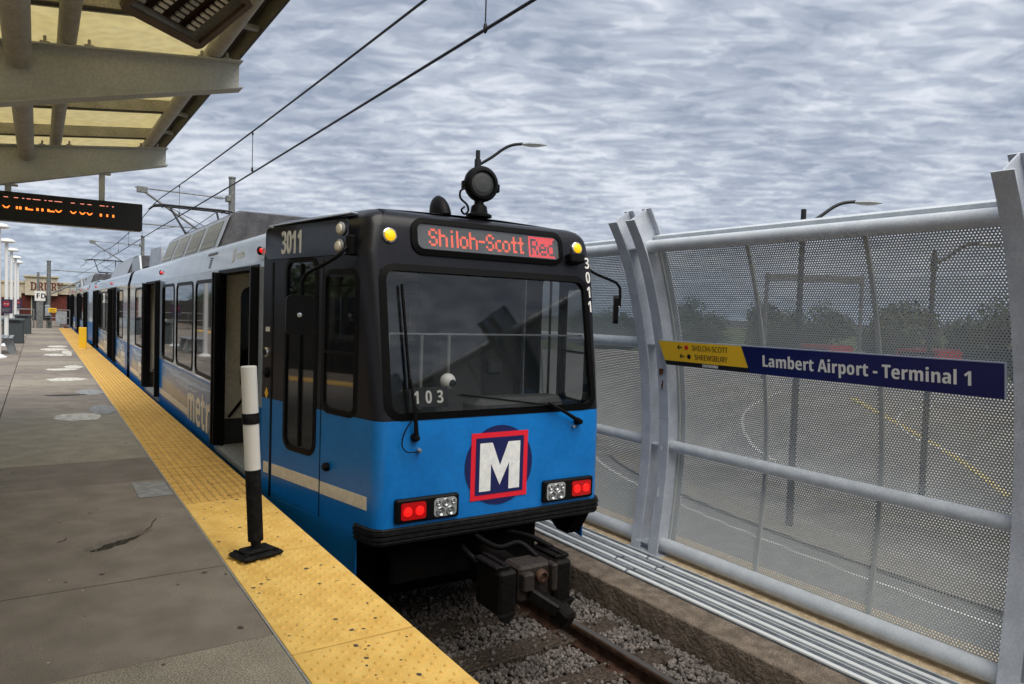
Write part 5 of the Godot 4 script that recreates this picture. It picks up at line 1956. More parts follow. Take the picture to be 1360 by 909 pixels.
func make_luminaire() -> void:
	var t := thing("canopy_light", "brown hooded canopy light fitting with louvred underside, unlit", "light fixture", Vector3(0.735, 3.335, -4.66), 0.0)
	t.basis = Basis(Vector3(-0.76, 0, 0.65), Vector3(-0.344, 0.846, -0.403), Vector3(-0.55, -0.53, -0.643)).orthonormalized().scaled_local(Vector3.ONE * 0.88)
	var s := mb()
	# open box: rim, hood, louvres
	frame(s, Transform3D(Basis(Vector3.RIGHT, PI / 2), Vector3(0, 0, 0)), 0.74, 0.56, 0.05, 0.05, 0.03, 0.0)
	part("rim", s, mats.lum_brown, t)
	s = mb()
	var hood := []
	for q in [[0.0, 1.0], [0.06, 1.0], [0.13, 0.86], [0.15, 0.7]]:
		var ring := []
		var rr := round_rect(0.74 * q[1], 0.56 * q[1], 0.06, 4)
		for p in rr: ring.append(Vector3(p.x, q[0], p.y))
		ring.append(ring[0])
		hood.append(ring)
	sheet(s, hood, 0, 3)
	bx(s, Vector3(-0.25, 0.145, -0.18), Vector3(0.25, 0.16, 0.18))
	part("hood", s, mats.canopy_pipe, t)
	s = mb()
	bx(s, Vector3(-0.32, 0.08, -0.23), Vector3(0.32, 0.09, 0.23))
	part("reflector", s, mats.lum_inside, t)
	for k in 4:
		s = mb()
		var x := -0.23 + k * 0.155
		for j in 9:
			bx(s, Vector3(x - 0.035, 0.03, -0.19 + j * 0.045), Vector3(x + 0.035, 0.045, -0.165 + j * 0.045))
		part("louvre", s, mats.cream if k % 2 == 0 else mats.canopy_pipe, t)
	for x in [0.3, 0.34]:
		s = mb()
		tube(s, [Vector3(x, 0.0, -0.1 if x < 0.32 else 0.1), Vector3(x + 0.08, -0.01, -0.1 if x < 0.32 else 0.1)], 0.008, 6)
		part("latch", s, mats.gutter_dark, t)
	s = mb()
	tube(s, [Vector3(0, 0.14, 0), Vector3(0.0, 0.30, 0)], 0.03, 10)
	part("stem", s, mats.canopy_pipe, t)

func make_led_board() -> void:
	var t := thing("led_message_board", "black LED message board with broken red text hanging from the canopy", "sign", Vector3(0, 0, -9.76))
	var s := mb()
	bx(s, Vector3(-0.95, 2.415, -0.09), Vector3(1.04, 2.735, 0.09), 0.008)
	part("case", s, mats.led_case, t)
	# lit fragments as the photograph froze them: x, width in the picture strip 0..1275
	var f := func(u: float) -> float: return -0.345 + (u / 1275.0) * 1.385
	var up := [[22, 60], [108, 144], [178, 196], [215, 250], [268, 334], [368, 386], [404, 438], [456, 522], [600, 636], [686, 722], [752, 788], [864, 910], [926, 944], [980, 998]]
	for q in up:
		s = mb()
		bx(s, Vector3(f.call(q[0]), 2.668, 0.0905), Vector3(f.call(q[1]), 2.675, 0.0915))
		part("led_text", s, mats.led_pink, t)
	var low := [[10, 78, 1], [126, 142, 0], [152, 172, 0], [204, 270, 2], [298, 318, 0], [342, 360, 0], [394, 458, 2], [460, 524, 1], [592, 654, 1], [676, 736, 1], [742, 802, 1], [866, 886, 0], [928, 944, 0], [984, 1002, 0]]
	for q in low:
		var a: float = f.call(q[0])
		var b: float = f.call(q[1])
		s = mb()
		var poly := PackedVector2Array([Vector2(a, 2.548), Vector2(b, 2.548), Vector2(b, 2.578), Vector2(a, 2.578)])
		if q[2] == 1:
			poly = PackedVector2Array([Vector2(a, 2.578), Vector2(a + 0.012, 2.578), Vector2(a + 0.03, 2.562), Vector2(b - 0.03, 2.562), Vector2(b - 0.012, 2.578), Vector2(b, 2.578), Vector2(b - 0.022, 2.55), Vector2(a + 0.022, 2.55)])
		elif q[2] == 2:
			poly = PackedVector2Array([Vector2(a, 2.578), Vector2(a + 0.02, 2.578), Vector2(a + 0.02, 2.562), Vector2(b, 2.562), Vector2(b, 2.548), Vector2(a, 2.548)])
		prism(s, place(Vector3(0, 0, 0.0905)), poly, 0.001)
		part("led_text", s, mats.led_red, t)
	for q in [[-0.283, 2.79], [0.62, 3.09]]:
		s = mb()
		bx(s, Vector3(q[0] - 0.03, 2.73, -0.03), Vector3(q[0] + 0.03, beam_bot(q[0]), 0.03), 0.004)
		bx(s, Vector3(q[0] - 0.09, beam_bot(q[0]) - 0.018, -0.06), Vector3(q[0] + 0.09, beam_bot(q[0]) - 0.004, 0.06), 0.002)
		part("hanger", s, mats.canopy_paint, t)

# ------------------------------------------------------------------ platform furniture
func make_furniture() -> void:
	var s := mb()
	# striped delineator post on the tactile strip
	var t := thing("delineator_post", "black and white striped flexible post bolted to the yellow strip", "post", Vector3(1.135, 0.010, -4.50))
	t.basis = Basis.from_euler(Vector3(0, 0.0, 0.055))
	s = mb()
	var base := Transform3D(Basis.from_euler(Vector3(0, 0.28, -0.055)), Vector3(0, 0.018, 0))
	cbox(s, base, Vector3(0.27, 0.028, 0.20), 0.012)
	cbox(s, base * place(Vector3(0, 0.022, 0)), Vector3(0.19, 0.03, 0.12), 0.012)
	for g in [Vector2(-0.1, -0.07), Vector2(0.1, -0.07), Vector2(-0.1, 0.07), Vector2(0.1, 0.07)]:
		lathe(s, base * place(Vector3(g.x, 0.014, g.y)), [Vector2(0.014, 0), Vector2(0.012, 0.01), Vector2(0, 0.011)], 8)
	part("base", s, mats.post_black, t)
	var bands := [[0.05, 0.10, 0.030, "post_black"], [0.10, 0.545, 0.046, "post_black"], [0.5455, 0.83, 0.047, "post_white"], [0.83, 0.895, 0.051, "post_black"], [0.8955, 1.182, 0.047, "post_white"]]
	for q in bands:
		s = mb()
		lathe(s, place(Vector3.ZERO), [Vector2(0, q[0]), Vector2(q[2], q[0]), Vector2(q[2], q[1] - 0.003), Vector2(q[2] - 0.003, q[1]), Vector2(0, q[1])], 20)
		part("band", s, mats[q[3]], t)
	# yellow board on the strip further along
	t = thing("warning_board", "plain yellow upright board fixed to the yellow platform strip", "sign", Vector3(1.2, 0, -27.0))
	s = mb()
	bx(s, Vector3(-0.10, 0.03, -0.05), Vector3(0.12, 0.70, 0.05), 0.01)
	part("board", s, mats.sign_yellow, t)
	s = mb()
	bx(s, Vector3(-0.15, 0.004, -0.6), Vector3(0.09, 0.03, 0.6), 0.008)
	part("foot", s, mats.tactile_worn, t)
	# lamp posts
	var lp := thing("lamp_post", "white lamp post with shallow dome head nearest the train doors' bench", "lamp post", Vector3(-0.86, 0, -22.9), 0, "white dome lamp posts along the platform")
	s = mb()
	tube(s, [Vector3(0, 0, 0), Vector3(0, 3.42, 0)], 0.065, 14, true, 0.05)
	lathe(s, Transform3D(), [Vector2(0.2, 0.0), Vector2(0.2, 0.03), Vector2(0.13, 0.07), Vector2(0.07, 0.10)], 18)
	part("post", s, mats.lamp_white, lp)
	s = mb()
	lathe(s, place(Vector3(0, 3.40, 0)), [Vector2(0.03, -0.04), Vector2(0.17, -0.03), Vector2(0.25, 0.0), Vector2(0.245, 0.03), Vector2(0.17, 0.085), Vector2(0, 0.115)], 24)
	part("dome", s, mats.lamp_white, lp)
	var places := [[-28.6, "white dome lamp post carrying the purple no-smoking sign beside the bench"], [-33.7, "white dome lamp post between the two grey bins"], [-39.6, "white dome lamp post just beyond the far grey bin"], [-44.5, "white dome lamp post closest to the platform end"]]
	for q in places:
		copy(lp, Vector3(-0.86, 0, q[0]), 0, q[1])
	lp.set_meta("label", "white dome lamp post standing before the first grey bench")
	# no-smoking signs
	var k := 0
	for z in [-28.55, -44.4]:
		var ns := thing("no_smoking_sign", ["dark purple no-smoking sign on the lamp post near the bench", "dark purple no-smoking sign on the lamp post by the platform end"][k], "sign", Vector3(-0.86, 1.30, z + 0.075), 0, "purple no-smoking signs")
		s = mb()
		plate(s, place(Vector3(0, 0, 0)), 0.34, 0.46, 0.02, 0.012)
		part("panel", s, mats.sign_purple, ns)
		s = mb()
		frame(s, place(Vector3(0, 0.08, 0.012)), 0.17, 0.17, 0.085, 0.02, 0.003)
		bar(s, Vector3(-0.05, 0.13, 0.014), Vector3(0.05, 0.03, 0.014), 0.018, 0.003, 0.0, Vector3(0, 0, 1))
		part("ban_ring", s, mats.dot_red, ns)
		s = mb()
		bx(s, Vector3(-0.055, 0.072, 0.0121), Vector3(0.055, 0.09, 0.0135))
		part("cigarette", s, mats.white_letter, ns)
		s = mb()
		for j in 3:
			bx(s, Vector3(-0.12, -0.09 - j * 0.035, 0.0121), Vector3(0.12 - 0.03 * j, -0.075 - j * 0.035, 0.013))
		part("print_line", s, mats.cabin_grey, ns)
		k += 1
	# benches
	var bn := thing("bench", "grey metal bench with splayed slab legs beside the first lamp post", "bench", Vector3(-0.86, 0, -25.2), 0, "grey platform benches")
	for j in 5:
		s = mb()
		bx(s, Vector3(-0.30 + j * 0.118, 0.44, -0.9), Vector3(-0.30 + j * 0.118 + 0.1, 0.47, 0.9), 0.008)
		part("slat", s, mats.bench_grey, bn)
	for z in [-0.62, 0.62]:
		s = mb()
		prism(s, Transform3D(Basis(), Vector3(0, 0, z - 0.03)), PackedVector2Array([Vector2(0.02, 0.44), Vector2(0.22, 0.44), Vector2(0.34, 0.0), Vector2(0.20, 0.0)]), 0.06)
		prism(s, Transform3D(Basis(), Vector3(0, 0, z - 0.03)), PackedVector2Array([Vector2(-0.02, 0.44), Vector2(-0.22, 0.44), Vector2(-0.34, 0.0), Vector2(-0.20, 0.0)]), 0.06)
		part("leg", s, mats.bench_grey, bn)
	copy(bn, Vector3(-0.86, 0, -35.6), 0, "grey metal bench standing between the two farther lamp posts")
	# bins
	var bin := thing("litter_bin", "dark grey square litter bin with lid behind the bench", "litter bin", Vector3(-0.72, 0, -30.6), 0, "dark grey litter bins")
	s = mb()
	prism(s, Transform3D(Basis(Vector3.RIGHT, -PI / 2), Vector3(0, 0.02, 0)), round_rect(0.62, 0.62, 0.06, 4), 0.72)
	part("bin_body", s, mats.bin_grey, bin)
	s = mb()
	cbox(s, place(Vector3(0, 0.80, 0)), Vector3(0.66, 0.13, 0.66), 0.04)
	part("lid", s, mats.bin_grey, bin)
	s = mb()
	bx(s, Vector3(-0.2, 0.74, 0.331), Vector3(0.2, 0.82, 0.334))
	bx(s, Vector3(0.331, 0.74, -0.2), Vector3(0.334, 0.82, 0.2))
	part("slot", s, mats.sign_black, bin)
	copy(bin, Vector3(-0.56, 0, -39.0), 0, "dark grey square litter bin standing nearer the platform end")

func make_platform_end() -> void:
	var s := mb()
	var t := thing("notice_post", "grey box post with white FD sign at the platform end", "post", Vector3(0.08, 0, -48.2))
	s = mb()
	bx(s, Vector3(-0.16, -0.4, -0.1), Vector3(0.16, 1.95, 0.1), 0.01)
	part("box_post", s, mats.pole_galvanised, t)
	s = mb()
	bx(s, Vector3(-0.24, 1.48, 0.101), Vector3(0.26, 2.02, 0.12), 0.006)
	part("panel", s, mats.post_white, t)
	inst("lettering", words("FD", 0.28, 0.006), mats.sign_black, t, place(Vector3(-0.19, 1.76, 0.121)))
	s = mb()
	tube(s, [Vector3(-0.08, -0.4, -0.12), Vector3(-0.08, 3.1, -0.12)], 0.06, 10)
	part("pole", s, mats.pole_galvanised, t)
	s = mb()
	cbox(s, place(Vector3(0.36, 0.95, 0.05)), Vector3(0.22, 0.62, 0.2), 0.02)
	cbox(s, place(Vector3(0.36, 1.22, 0.155)), Vector3(0.12, 0.05, 0.02), 0.004)
	part("call_box", s, mats.unit_pale, t)
	s = mb()
	cbox(s, place(Vector3(0.36, 0.52, 0.05)), Vector3(0.3, 0.1, 0.25), 0.02)
	part("call_box_shelf", s, mats.sign_black, t)
	s = mb()
	tube(s, [Vector3(0.36, -0.4, 0.05), Vector3(0.36, 0.5, 0.05)], 0.05, 8)
	part("call_box_stand", s, mats.pole_galvanised, t)
	t = thing("end_railing", "grey metal railing with solid gate panel closing the platform end", "railing", Vector3(0, 0, -47.6))
	for q in [[-5.2, -0.2], [0.62, 1.50]]:
		s = mb()
		for y in [0.1, 0.55, 1.0]:
			tube(s, [Vector3(q[0], y, 0), Vector3(q[1], y, 0)], 0.03, 8)
		part("rail", s, mats.pole_galvanised, t)
		var n := int((q[1] - q[0]) / 0.85) + 1
		for k in n + 1:
			s = mb()
			var x: float = lerpf(q[0], q[1], float(k) / n)
			tube(s, [Vector3(x, -0.45, 0), Vector3(x, 1.0, 0)], 0.035, 8)
			part("upright", s, mats.pole_galvanised, t)
	s = mb()
	bx(s, Vector3(0.82, 0.2, 0.02), Vector3(1.36, 0.92, 0.05), 0.006)
	bx(s, Vector3(-3.2, 0.15, 0.02), Vector3(-0.5, 0.62, 0.05), 0.006)
	part("gate_panel", s, mats.unit_pale, t)
	s = mb()
	bx(s, Vector3(0.48, 0.86, 0.12), Vector3(0.86, 1.10, 0.14), 0.004)
	var plate_sign := part("warning_plate", s, mats.sign_yellow, t)
	s = mb()
	for j in 2:
		bx(s, Vector3(0.53, 0.92 + j * 0.08, 0.141), Vector3(0.81, 0.95 + j * 0.08, 0.143))
	part("print_line", s, mats.sign_black, plate_sign)

# ------------------------------------------------------------------ overhead line
func make_overhead() -> void:
	var s := mb()
	var poles := [[5.3, -24.9, 5.75, 1], [0.50, -48.3, 3.75, 2], [5.3, -49.0, 5.6, 1], [5.3, 15.0, 5.75, 1]]
	var labels := ["grey catenary pole with cantilever arm rising behind the train's first pantograph", "grey catenary pole with cantilever arm at the platform end", "grey catenary pole rising behind the second train car", "grey catenary pole standing past the fence bays ahead of the train"]
	for k in poles.size():
		var q: Array = poles[k]
		var t := thing("catenary_pole", labels[k], "pole", Vector3(q[0], 0, q[1]), 0, "overhead line poles")
		s = mb()
		tube(s, [Vector3(0, -0.92 if q[3] == 1 else -0.36, 0), Vector3(0, q[2], 0)], 0.115, 14, true, 0.10)
		lathe(s, place(Vector3(0, q[2], 0)), [Vector2(0.12, -0.03), Vector2(0.12, 0.02), Vector2(0, 0.03)], 12)
		part("mast", s, mats.pole_galvanised, t)
		var dx: float = XC - float(q[0])
		if q[3] == 2: dx = 2.35
		s = mb()
		if q[3] == 1:
			tube(s, [Vector3(-0.1, 5.05, 0), Vector3(dx - 0.6, 5.1, 0)], 0.02, 8)
			tube(s, [Vector3(-0.1, 3.35, 0), Vector3(dx - 0.35, 5.0, 0)], 0.035, 8)
			tube(s, [Vector3(-0.7, 4.0, 0), Vector3(dx - 0.9, 4.0, 0)], 0.02, 8)
			tube(s, [Vector3(dx + 0.6, 4.0, 0), Vector3(dx, 3.86, 0)], 0.014, 6)
			cbox(s, place(Vector3(dx - 0.4, 5.05, 0)), Vector3(0.3, 0.2, 0.1), 0.02)
			for y in [5.05, 3.35]:
				cbox(s, place(Vector3(-0.12, y, 0)), Vector3(0.14, 0.2, 0.26), 0.02)
		else:
			tube(s, [Vector3(0.1, 3.25, 0), Vector3(dx, 3.2, 0)], 0.022, 8)
			tube(s, [Vector3(0.1, 1.9, 0), Vector3(dx, 3.15, 0)], 0.045, 8)
			tube(s, [Vector3(0.4, 2.3, 0), Vector3(dx, 2.35, 0)], 0.02, 8)
			cbox(s, place(Vector3(0.02, 0.7, 0.1)), Vector3(0.22, 0.9, 0.14), 0.02)
		part("cantilever_arm", s, mats.pole_galvanised, t)
		s = mb()
		for j in 5:
			var x := -0.3 - j * 0.05 if q[3] == 1 else 0.3 + j * 0.05
			lathe(s, Transform3D(Basis(Vector3.FORWARD, PI / 2), Vector3(x, 5.05 if q[3] == 1 else 3.25, 0)), [Vector2(0.02, -0.02), Vector2(0.06, 0.0), Vector2(0.02, 0.02)], 10)
		part("insulator", s, mats.seam_metal, t)
	# contact wire and messenger with droppers
	var w := thing("overhead_wires", "black contact wire and sagging messenger wire strung above the track", "wire")
	s = mb()
	tube(s, [Vector3(XC, 3.93, 15), Vector3(XC, 3.895, -4.5), Vector3(XC, 3.84, -14), Vector3(XC, 3.85, -25), Vector3(XC, 3.82, -36), Vector3(XC, 3.80, -49), Vector3(XC - 0.3, 3.7, -75)], 0.014, 6)
	part("contact_wire", s, mats.wire_dark, w)
	s = mb()
	var pts := []
	for i in 60:
		var z := 15.0 - i * 1.5
		pts.append(Vector3(XC, messenger(z), z))
	tube(s, pts, 0.014, 6)
	part("messenger_wire", s, mats.wire_dark, w)
	for z in [8.0, 2.0, -5.15, -12.85, -20.5, -28.5, -33.0, -37.5, -42.0, -46.0]:
		s = mb()
		tube(s, [Vector3(XC, 3.86, z), Vector3(XC, messenger(z), z)], 0.006, 6)
		lathe(s, place(Vector3(XC, 3.86, z)), [Vector2(0.006, 0.0), Vector2(0.02, 0.02), Vector2(0.016, 0.07), Vector2(0.006, 0.09)], 8)
		lathe(s, place(Vector3(XC, messenger(z) - 0.07, z)), [Vector2(0.006, 0.0), Vector2(0.018, 0.02), Vector2(0.006, 0.08)], 8)
		part("dropper", s, mats.wire_dark, w)

func messenger(z: float) -> float:
	var t: float
	if z > -24.9:
		t = (z + 24.9) / 39.9
		return 4.74 - 0.22 * 4.0 * t * (1.0 - t)
	t = clampf((-24.9 - z) / 24.1, 0.0, 3.0)
	if t <= 1.0:
		return 4.74 - 0.3 * 4.0 * t * (1.0 - t) - 0.25 * t
	return 4.49

# ------------------------------------------------------------------ beyond the fence and behind the platform
func leaf_crown(sd: int, rx: float, ry: float, count: int, tint: Color) -> Mesh:
	var r := RandomNumberGenerator.new()
	r.seed = sd
	var lumps := []
	for k in 26:
		var d := Vector3(r.randf_range(-1, 1), r.randf_range(-0.9, 1), r.randf_range(-1, 1))
		if d.length() > 1.0: d = d.normalized() * r.randf_range(0.7, 1.0)
		lumps.append([Vector3(d.x * rx * 0.78, d.y * ry * 0.78, d.z * rx * 0.78), r.randf_range(0.22, 0.42) * rx, r.randf_range(0.75, 1.2)])
	var vert := PackedVector3Array()
	var norm := PackedVector3Array()
	var col := PackedColorArray()
	for k in count:
		var l: Array = lumps[r.randi() % lumps.size()]
		var d: Vector3 = Vector3(r.randfn(), r.randfn(), r.randfn()).normalized() * float(l[1]) * pow(r.randf(), 0.4)
		var p: Vector3 = l[0] + d
		var n := (d.normalized() + Vector3(r.randf_range(-0.8, 0.8), r.randf_range(-0.2, 1.0), r.randf_range(-0.8, 0.8))).normalized()
		var x := n.cross(Vector3(r.randf_range(-1, 1), r.randf_range(-1, 1), r.randf_range(-1, 1))).normalized()
		var y := n.cross(x)
		var sz := r.randf_range(0.10, 0.2)
		var c := tint * (l[2] as float) * r.randf_range(0.75, 1.25)
		c.a = 1.0
		for q in [-x * sz, y * sz * 0.5, x * sz, -x * sz, x * sz, -y * sz * 0.5]:
			vert.append(p + q)
			norm.append(n)
			col.append(c)
	var arr := []
	arr.resize(Mesh.ARRAY_MAX)
	arr[Mesh.ARRAY_VERTEX] = vert
	arr[Mesh.ARRAY_NORMAL] = norm
	arr[Mesh.ARRAY_COLOR] = col
	var m := ArrayMesh.new()
	m.add_surface_from_arrays(Mesh.PRIMITIVE_TRIANGLES, arr)
	return m

func make_trees() -> void:
	var crowns := [leaf_crown(1, 3.2, 2.6, 9000, Color(0.055, 0.085, 0.03)), leaf_crown(2, 2.6, 3.2, 9000, Color(0.07, 0.10, 0.035)), leaf_crown(3, 3.6, 2.8, 9000, Color(0.045, 0.075, 0.03))]
	var kinds := ["dark green spreading tree", "light green upright tree", "deep green broad tree"]
	var spots := []
	for k in 26:
		spots.append([61.0 + 4.0 * sin(k * 2.3), -74.0 + k * 4.4, "on the grass beyond the perforated fence", "trees beyond the perforated fence"])
	for k in 20:
		spots.append([-17.0 - 2.0 * sin(k * 1.7), -106.0 + k * 5.0, "behind the dark wall across the other track", "trees behind the dark wall"])
	for k in spots.size():
		var q: Array = spots[k]
		var kind := k % 3
		var t := thing("broadleaf_tree", kinds[kind] + " " + q[2], "tree", Vector3(q[0], -4.6, q[1]), rng.randf() * TAU, q[3])
		var h := rng.randf_range(0.85, 1.15)
		var s := mb()
		tube(s, [Vector3(0, -0.05, 0), Vector3(0.1, 2.0 * h, 0), Vector3(0.0, 4.4 * h, 0.1)], 0.2, 8, true, 0.08)
		for a in 5:
			tube(s, [Vector3(0.05, (2.0 + a * 0.45) * h, 0), Vector3(cos(a * 2.4) * 1.5, (3.6 + a * 0.5) * h, sin(a * 2.4) * 1.5)], 0.07, 6, true, 0.025)
		part("trunk", s, mats.bark, t)
		var c := inst("crown", crowns[kind], mats.leaf, t, place(Vector3(0, 4.9 * h, 0)))
		c.scale = Vector3.ONE * h * (1.15 if q[0] < 0 else 1.08)

func make_surroundings() -> void:
	# roadway curving past below the fence
	var rd := setting("road")
	var ctr := []
	for k in 61:
		var a := -1.2 + 2.4 * k / 60.0
		ctr.append(Vector3(21.0 - 9.0 * cos(a) * 0.9, -4.59, -3.0 + 34.0 * sin(a) * 0.75))
	var strip := func(off0: float, off1: float, y: float, m: Material, called: String) -> void:
		var s := mb()
		for k in ctr.size() - 1:
			var d0: Vector3 = ((ctr[mini(k + 1, 60)] as Vector3) - (ctr[maxi(k - 1, 0)] as Vector3)).normalized()
			var d1: Vector3 = ((ctr[mini(k + 2, 60)] as Vector3) - (ctr[k] as Vector3)).normalized()
			var n0 := d0.cross(Vector3.UP)
			var n1 := d1.cross(Vector3.UP)
			var up := Vector3(0, y, 0)
			quad(s, ctr[k] + n0 * off0 + up, ctr[k] + n0 * off1 + up, ctr[k + 1] + n1 * off1 + up, ctr[k + 1] + n1 * off0 + up)
		part(called, s, m, rd)
	strip.call(-4.2, 4.2, 0.0, mats.asphalt, "asphalt_sheet")
	strip.call(3.55, 3.72, 0.005, mats.paint_yellow, "yellow_line")
	strip.call(-3.7, -3.55, 0.005, mats.paint_white, "white_line")
	strip.call(-0.07, 0.07, 0.005, mats.paint_white, "centre_line")
	strip.call(-5.6, -4.3, 0.10, mats.concrete_pale, "pavement")
	var yard := setting("paved_yard")
	var ys := mb()
	bx(ys, Vector3(6.2, -4.8, -60), Vector3(34.5, -4.597, 40))
	part("yard_slab", ys, mats.far_paving, yard)
	ys = mb()
	bx(ys, Vector3(34.5, -4.8, -60), Vector3(54.0, -2.0, 40))
	quad(ys, Vector3(27, -4.59, 40), Vector3(34.49, -2.0, 40), Vector3(34.49, -2.0, -60), Vector3(27, -4.59, -60))
	part("upper_slab", ys, mats.far_paving, yard)
	# painted lines on the slip road that climbs to the upper yard
	for q in [["yellow_line", "paint_yellow", 0.24, [Vector3(34.1, -2.13, -20.3), Vector3(32.52, -2.68, -17.59), Vector3(30.85, -3.26, -14.76), Vector3(29.49, -3.73, -12.71), Vector3(28.06, -4.22, -10.85)]], ["white_line", "paint_white", 0.16, [Vector3(33.94, -2.19, -24.21), Vector3(31.73, -2.96, -24.52), Vector3(29.86, -3.60, -23.58), Vector3(27.99, -4.25, -21.45), Vector3(27.05, -4.57, -19.4)]], ["white_line", "paint_white", 0.12, [Vector3(34.29, -2.07, -16.50), Vector3(33.31, -2.41, -17.34), Vector3(32.03, -2.85, -16.81), Vector3(30.85, -3.26, -15.2), Vector3(30.14, -3.50, -12.74)]]]:
		var way := smooth(q[3], 6)
		var ls := mb()
		var up := Vector3(-0.327, 0.945, 0)
		for k in way.size() - 1:
			var e: Vector3 = ((way[k + 1] as Vector3) - (way[k] as Vector3)).normalized().cross(up).normalized() * float(q[2]) * 0.5
			var lift := up * 0.02
			quad(ls, way[k] - e + lift, way[k] + e + lift, way[k + 1] + e + lift, way[k + 1] - e + lift)
		part(q[0], ls, mats[q[1]], yard)
	# street lamps
	var lamp_at := [[Vector3(12.29, -4.6, -20.92), 11.61, "black street lamp with pale cobra head rising behind the roof spotlight"], [Vector3(18.74, -4.6, -12.94), 9.5, "black street lamp with pale cobra head rising above the station sign"], [Vector3(25.1, -4.6, -12.3), 8.75, "black street lamp seen only through the perforated fence"]]
	for q in lamp_at:
		var t := thing("street_lamp", q[2], "street lamp", q[0], 0, "street lamps beyond the fence")
		var h: float = q[1]
		var s := mb()
		tube(s, [Vector3(0, 0, 0), Vector3(0, h, 0)], 0.11, 12, true, 0.075)
		lathe(s, Transform3D(), [Vector2(0.25, 0), Vector2(0.25, 0.06), Vector2(0.12, 0.1)], 12)
		tube(s, [Vector3(0, h - 0.62, 0), Vector3(0, h - 0.3, 0)], 0.11, 12)
		part("pole", s, mats.wire_dark, t)
		s = mb()
		var d := Vector3(0.84, 0, 0.55)
		tube(s, smooth([Vector3(0, h - 0.5, 0), d * 0.45 + Vector3(0, h - 0.22, 0), d * 0.85 + Vector3(0, h + 0.08, 0), d * 1.15 + Vector3(0, h + 0.22, 0), d * 1.5 + Vector3(0, h + 0.27, 0)]), 0.05, 10)
		part("arm", s, mats.wire_dark, t)
		s = mb()
		var hd := Transform3D(Basis(Vector3.UP, atan2(-d.z, d.x)), d * 1.88 + Vector3(0, h + 0.25, 0))
		var ring := []
		for k in 7:
			var u := k / 6.0
			var wd := 0.16 * sin(PI * clampf(u * 0.9 + 0.1, 0.0, 1.0)) + 0.02
			var row := []
			for j in 9:
				var a := TAU * j / 8.0
				row.append(hd * Vector3(lerpf(-0.42, 0.42, u), sin(a) * wd * 0.45, cos(a) * wd))
			ring.append(row)
		sheet(s, ring, 0, 6)
		part("lamp_head", s, mats.unit_pale, t)
	# red vans and a direction gantry on the road below
	var spots := [[Vector3(46.8, -2.0, -30.5), "red van parked beyond the fence below the lamp"], [Vector3(50.5, -2.0, -25.2), "red van parked beyond the fence nearer the station sign's end"]]
	for q in spots:
		var t := thing("parked_van", q[1], "van", q[0], 1.2, "red vans beyond the fence")
		var s := mb()
		prism(s, place(Vector3(0, 0, -0.9)), PackedVector2Array([Vector2(-2.4, 0.35), Vector2(2.3, 0.35), Vector2(2.4, 0.95), Vector2(1.7, 1.15), Vector2(1.2, 2.05), Vector2(-2.35, 2.1)]), 1.8)
		part("body", s, mats.car_red, t)
		s = mb()
		for g in [-0.905, 0.9]:
			bx(s, Vector3(-2.0, 1.25, g), Vector3(1.1, 1.85, g + 0.005))
		part("window_band", s, mats.black_gloss, t)
		for x in [-1.5, 1.5]:
			for g in [-1.0, 1.0]:
				s = mb()
				lathe(s, Transform3D(Basis(Vector3.RIGHT, PI / 2 * g), Vector3(x, 0.34, g * 0.75)), [Vector2(0, 0.0), Vector2(0.34, 0.0), Vector2(0.34, 0.2), Vector2(0.2, 0.21), Vector2(0, 0.18)], 18)
				part("wheel", s, mats.tyre, t)
	var g := thing("sign_gantry", "dark road sign gantry seen through the perforated fence", "sign", Vector3(40.7, -4.6, -27.1), -0.58)
	var s := mb()
	for x in [-3.0, 3.0]:
		tube(s, [Vector3(x, 0, 0), Vector3(x, 9.3, 0)], 0.12, 10)
	part("leg", s, mats.pole_galvanised, g)
	s = mb()
	bx(s, Vector3(-3.0, 8.75, 0.13), Vector3(3.0, 9.2, 0.2), 0.02)
	part("board", s, mats.pole_galvanised, g)
	# dark wall across the other track
	var wl := thing("boundary_wall", "dark board wall across the other track", "wall", Vector3(-8.9, 0, 0))
	for k in 56:
		s = mb()
		bx(s, Vector3(-0.1, -4.6, -110.0 + k * 2.2), Vector3(0.1, 1.9 + 0.03 * sin(k * 3.1), -110.0 + k * 2.2 + 2.19), 0.01)
		part("board", s, mats.wall_dark, wl)
	make_building()

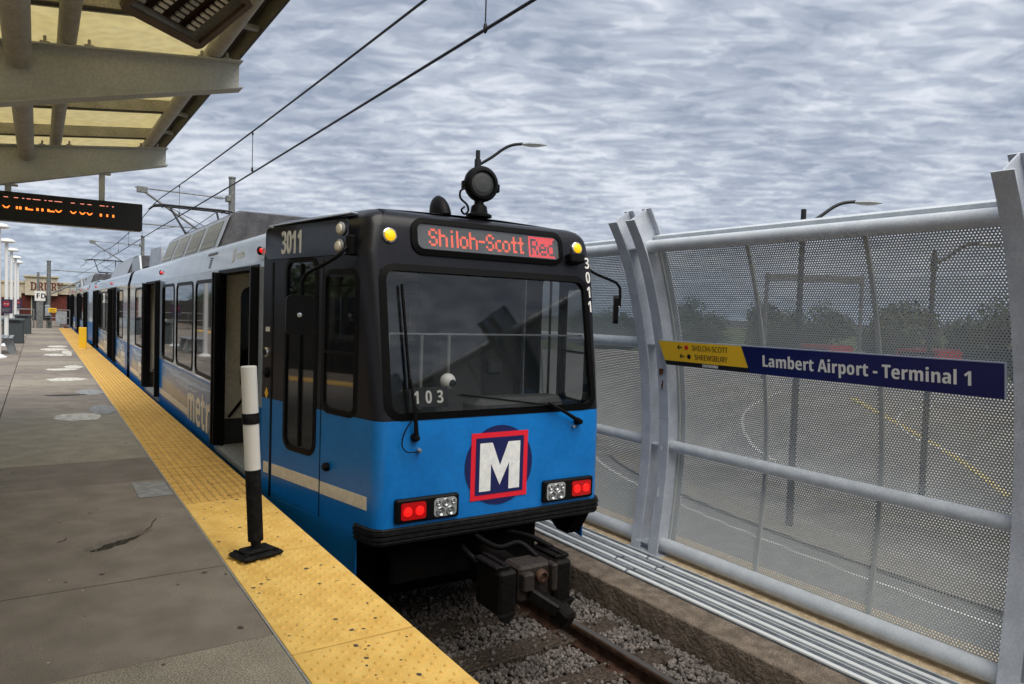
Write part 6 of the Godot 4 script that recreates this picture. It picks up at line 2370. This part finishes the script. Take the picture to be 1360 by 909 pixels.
func make_building() -> void:
	var t := thing("hotel_building", "brick and cream hotel building with red sign beyond the platform end", "building", Vector3(0, 0, -95))
	var s := mb()
	bx(s, Vector3(-7, -4.6, -20), Vector3(26, 2.2, 0))
	part("brick_wall", s, mats.brick_red, t)
	s = mb()
	bx(s, Vector3(-7.2, 2.2, -20), Vector3(26, 3.3, 0.25))
	part("cream_band", s, mats.stucco, t)
	s = mb()
	bx(s, Vector3(-7.3, 3.3, -20.1), Vector3(26, 3.55, 0.45), 0.02)
	part("cornice", s, mats.stucco, t)
	for q in [[-1.2, 1.8, 4.0], [4.2, 6.6, 3.8]]:
		s = mb()
		bx(s, Vector3(q[0], 2.0, -6), Vector3(q[1], q[2], 0.7), 0.02)
		bx(s, Vector3(q[0] - 0.15, q[2], -6.1), Vector3(q[1] + 0.15, q[2] + 0.2, 0.9), 0.02)
		part("sign_parapet", s, mats.stucco, t)
	for q in [[-0.75, 0.6], [4.6, 0.5]]:
		inst("sign_lettering", words("DRURY", 0.85 if q[0] < 0 else 0.7, 0.08, true, 1.0, false, true), mats.brick_red, t, place(Vector3(q[0], 3.0, 0.72))).scale = Vector3(0.72, 1, 1)
	for q in [[-0.6, 0.9], [-5.0, -3.6], [9.0, 11.0]]:
		s = mb()
		bx(s, Vector3(q[0], -4.5, 0.02), Vector3(q[1], 1.9, 0.10))
		var wn := part("window", s, mats.far_dark, t)
		s = mb()
		for x in [q[0], (q[0] + q[1]) * 0.5, q[1]]:
			bx(s, Vector3(x - 0.05, -4.5, 0.10), Vector3(x + 0.05, 1.9, 0.16))
		part("mullion", s, mats.stucco, wn)
	for x in [-3.4, -1.9, 3.2, 6.6]:
		s = mb()
		tube(s, [Vector3(x, -4.6, 2.5), Vector3(x, 1.9, 2.5)], 0.16, 10)
		part("porch_column", s, mats.lamp_white, t)
	s = mb()
	bx(s, Vector3(-5, 1.7, 0.9), Vector3(-1.5, 2.3, 3.0), 0.02)
	part("porch_roof", s, mats.stucco, t)

# ------------------------------------------------------------------ everything
func _ready() -> void:
	rng.seed = 20240
	make_camera_and_light()
	make_materials()
	make_platform()
	make_track()
	make_fence()
	make_surroundings()
	make_trees()
	make_canopy()
	make_train()
	make_station_sign()
	make_overhead()
	make_luminaire()
	make_led_board()
	make_furniture()
	make_platform_end()
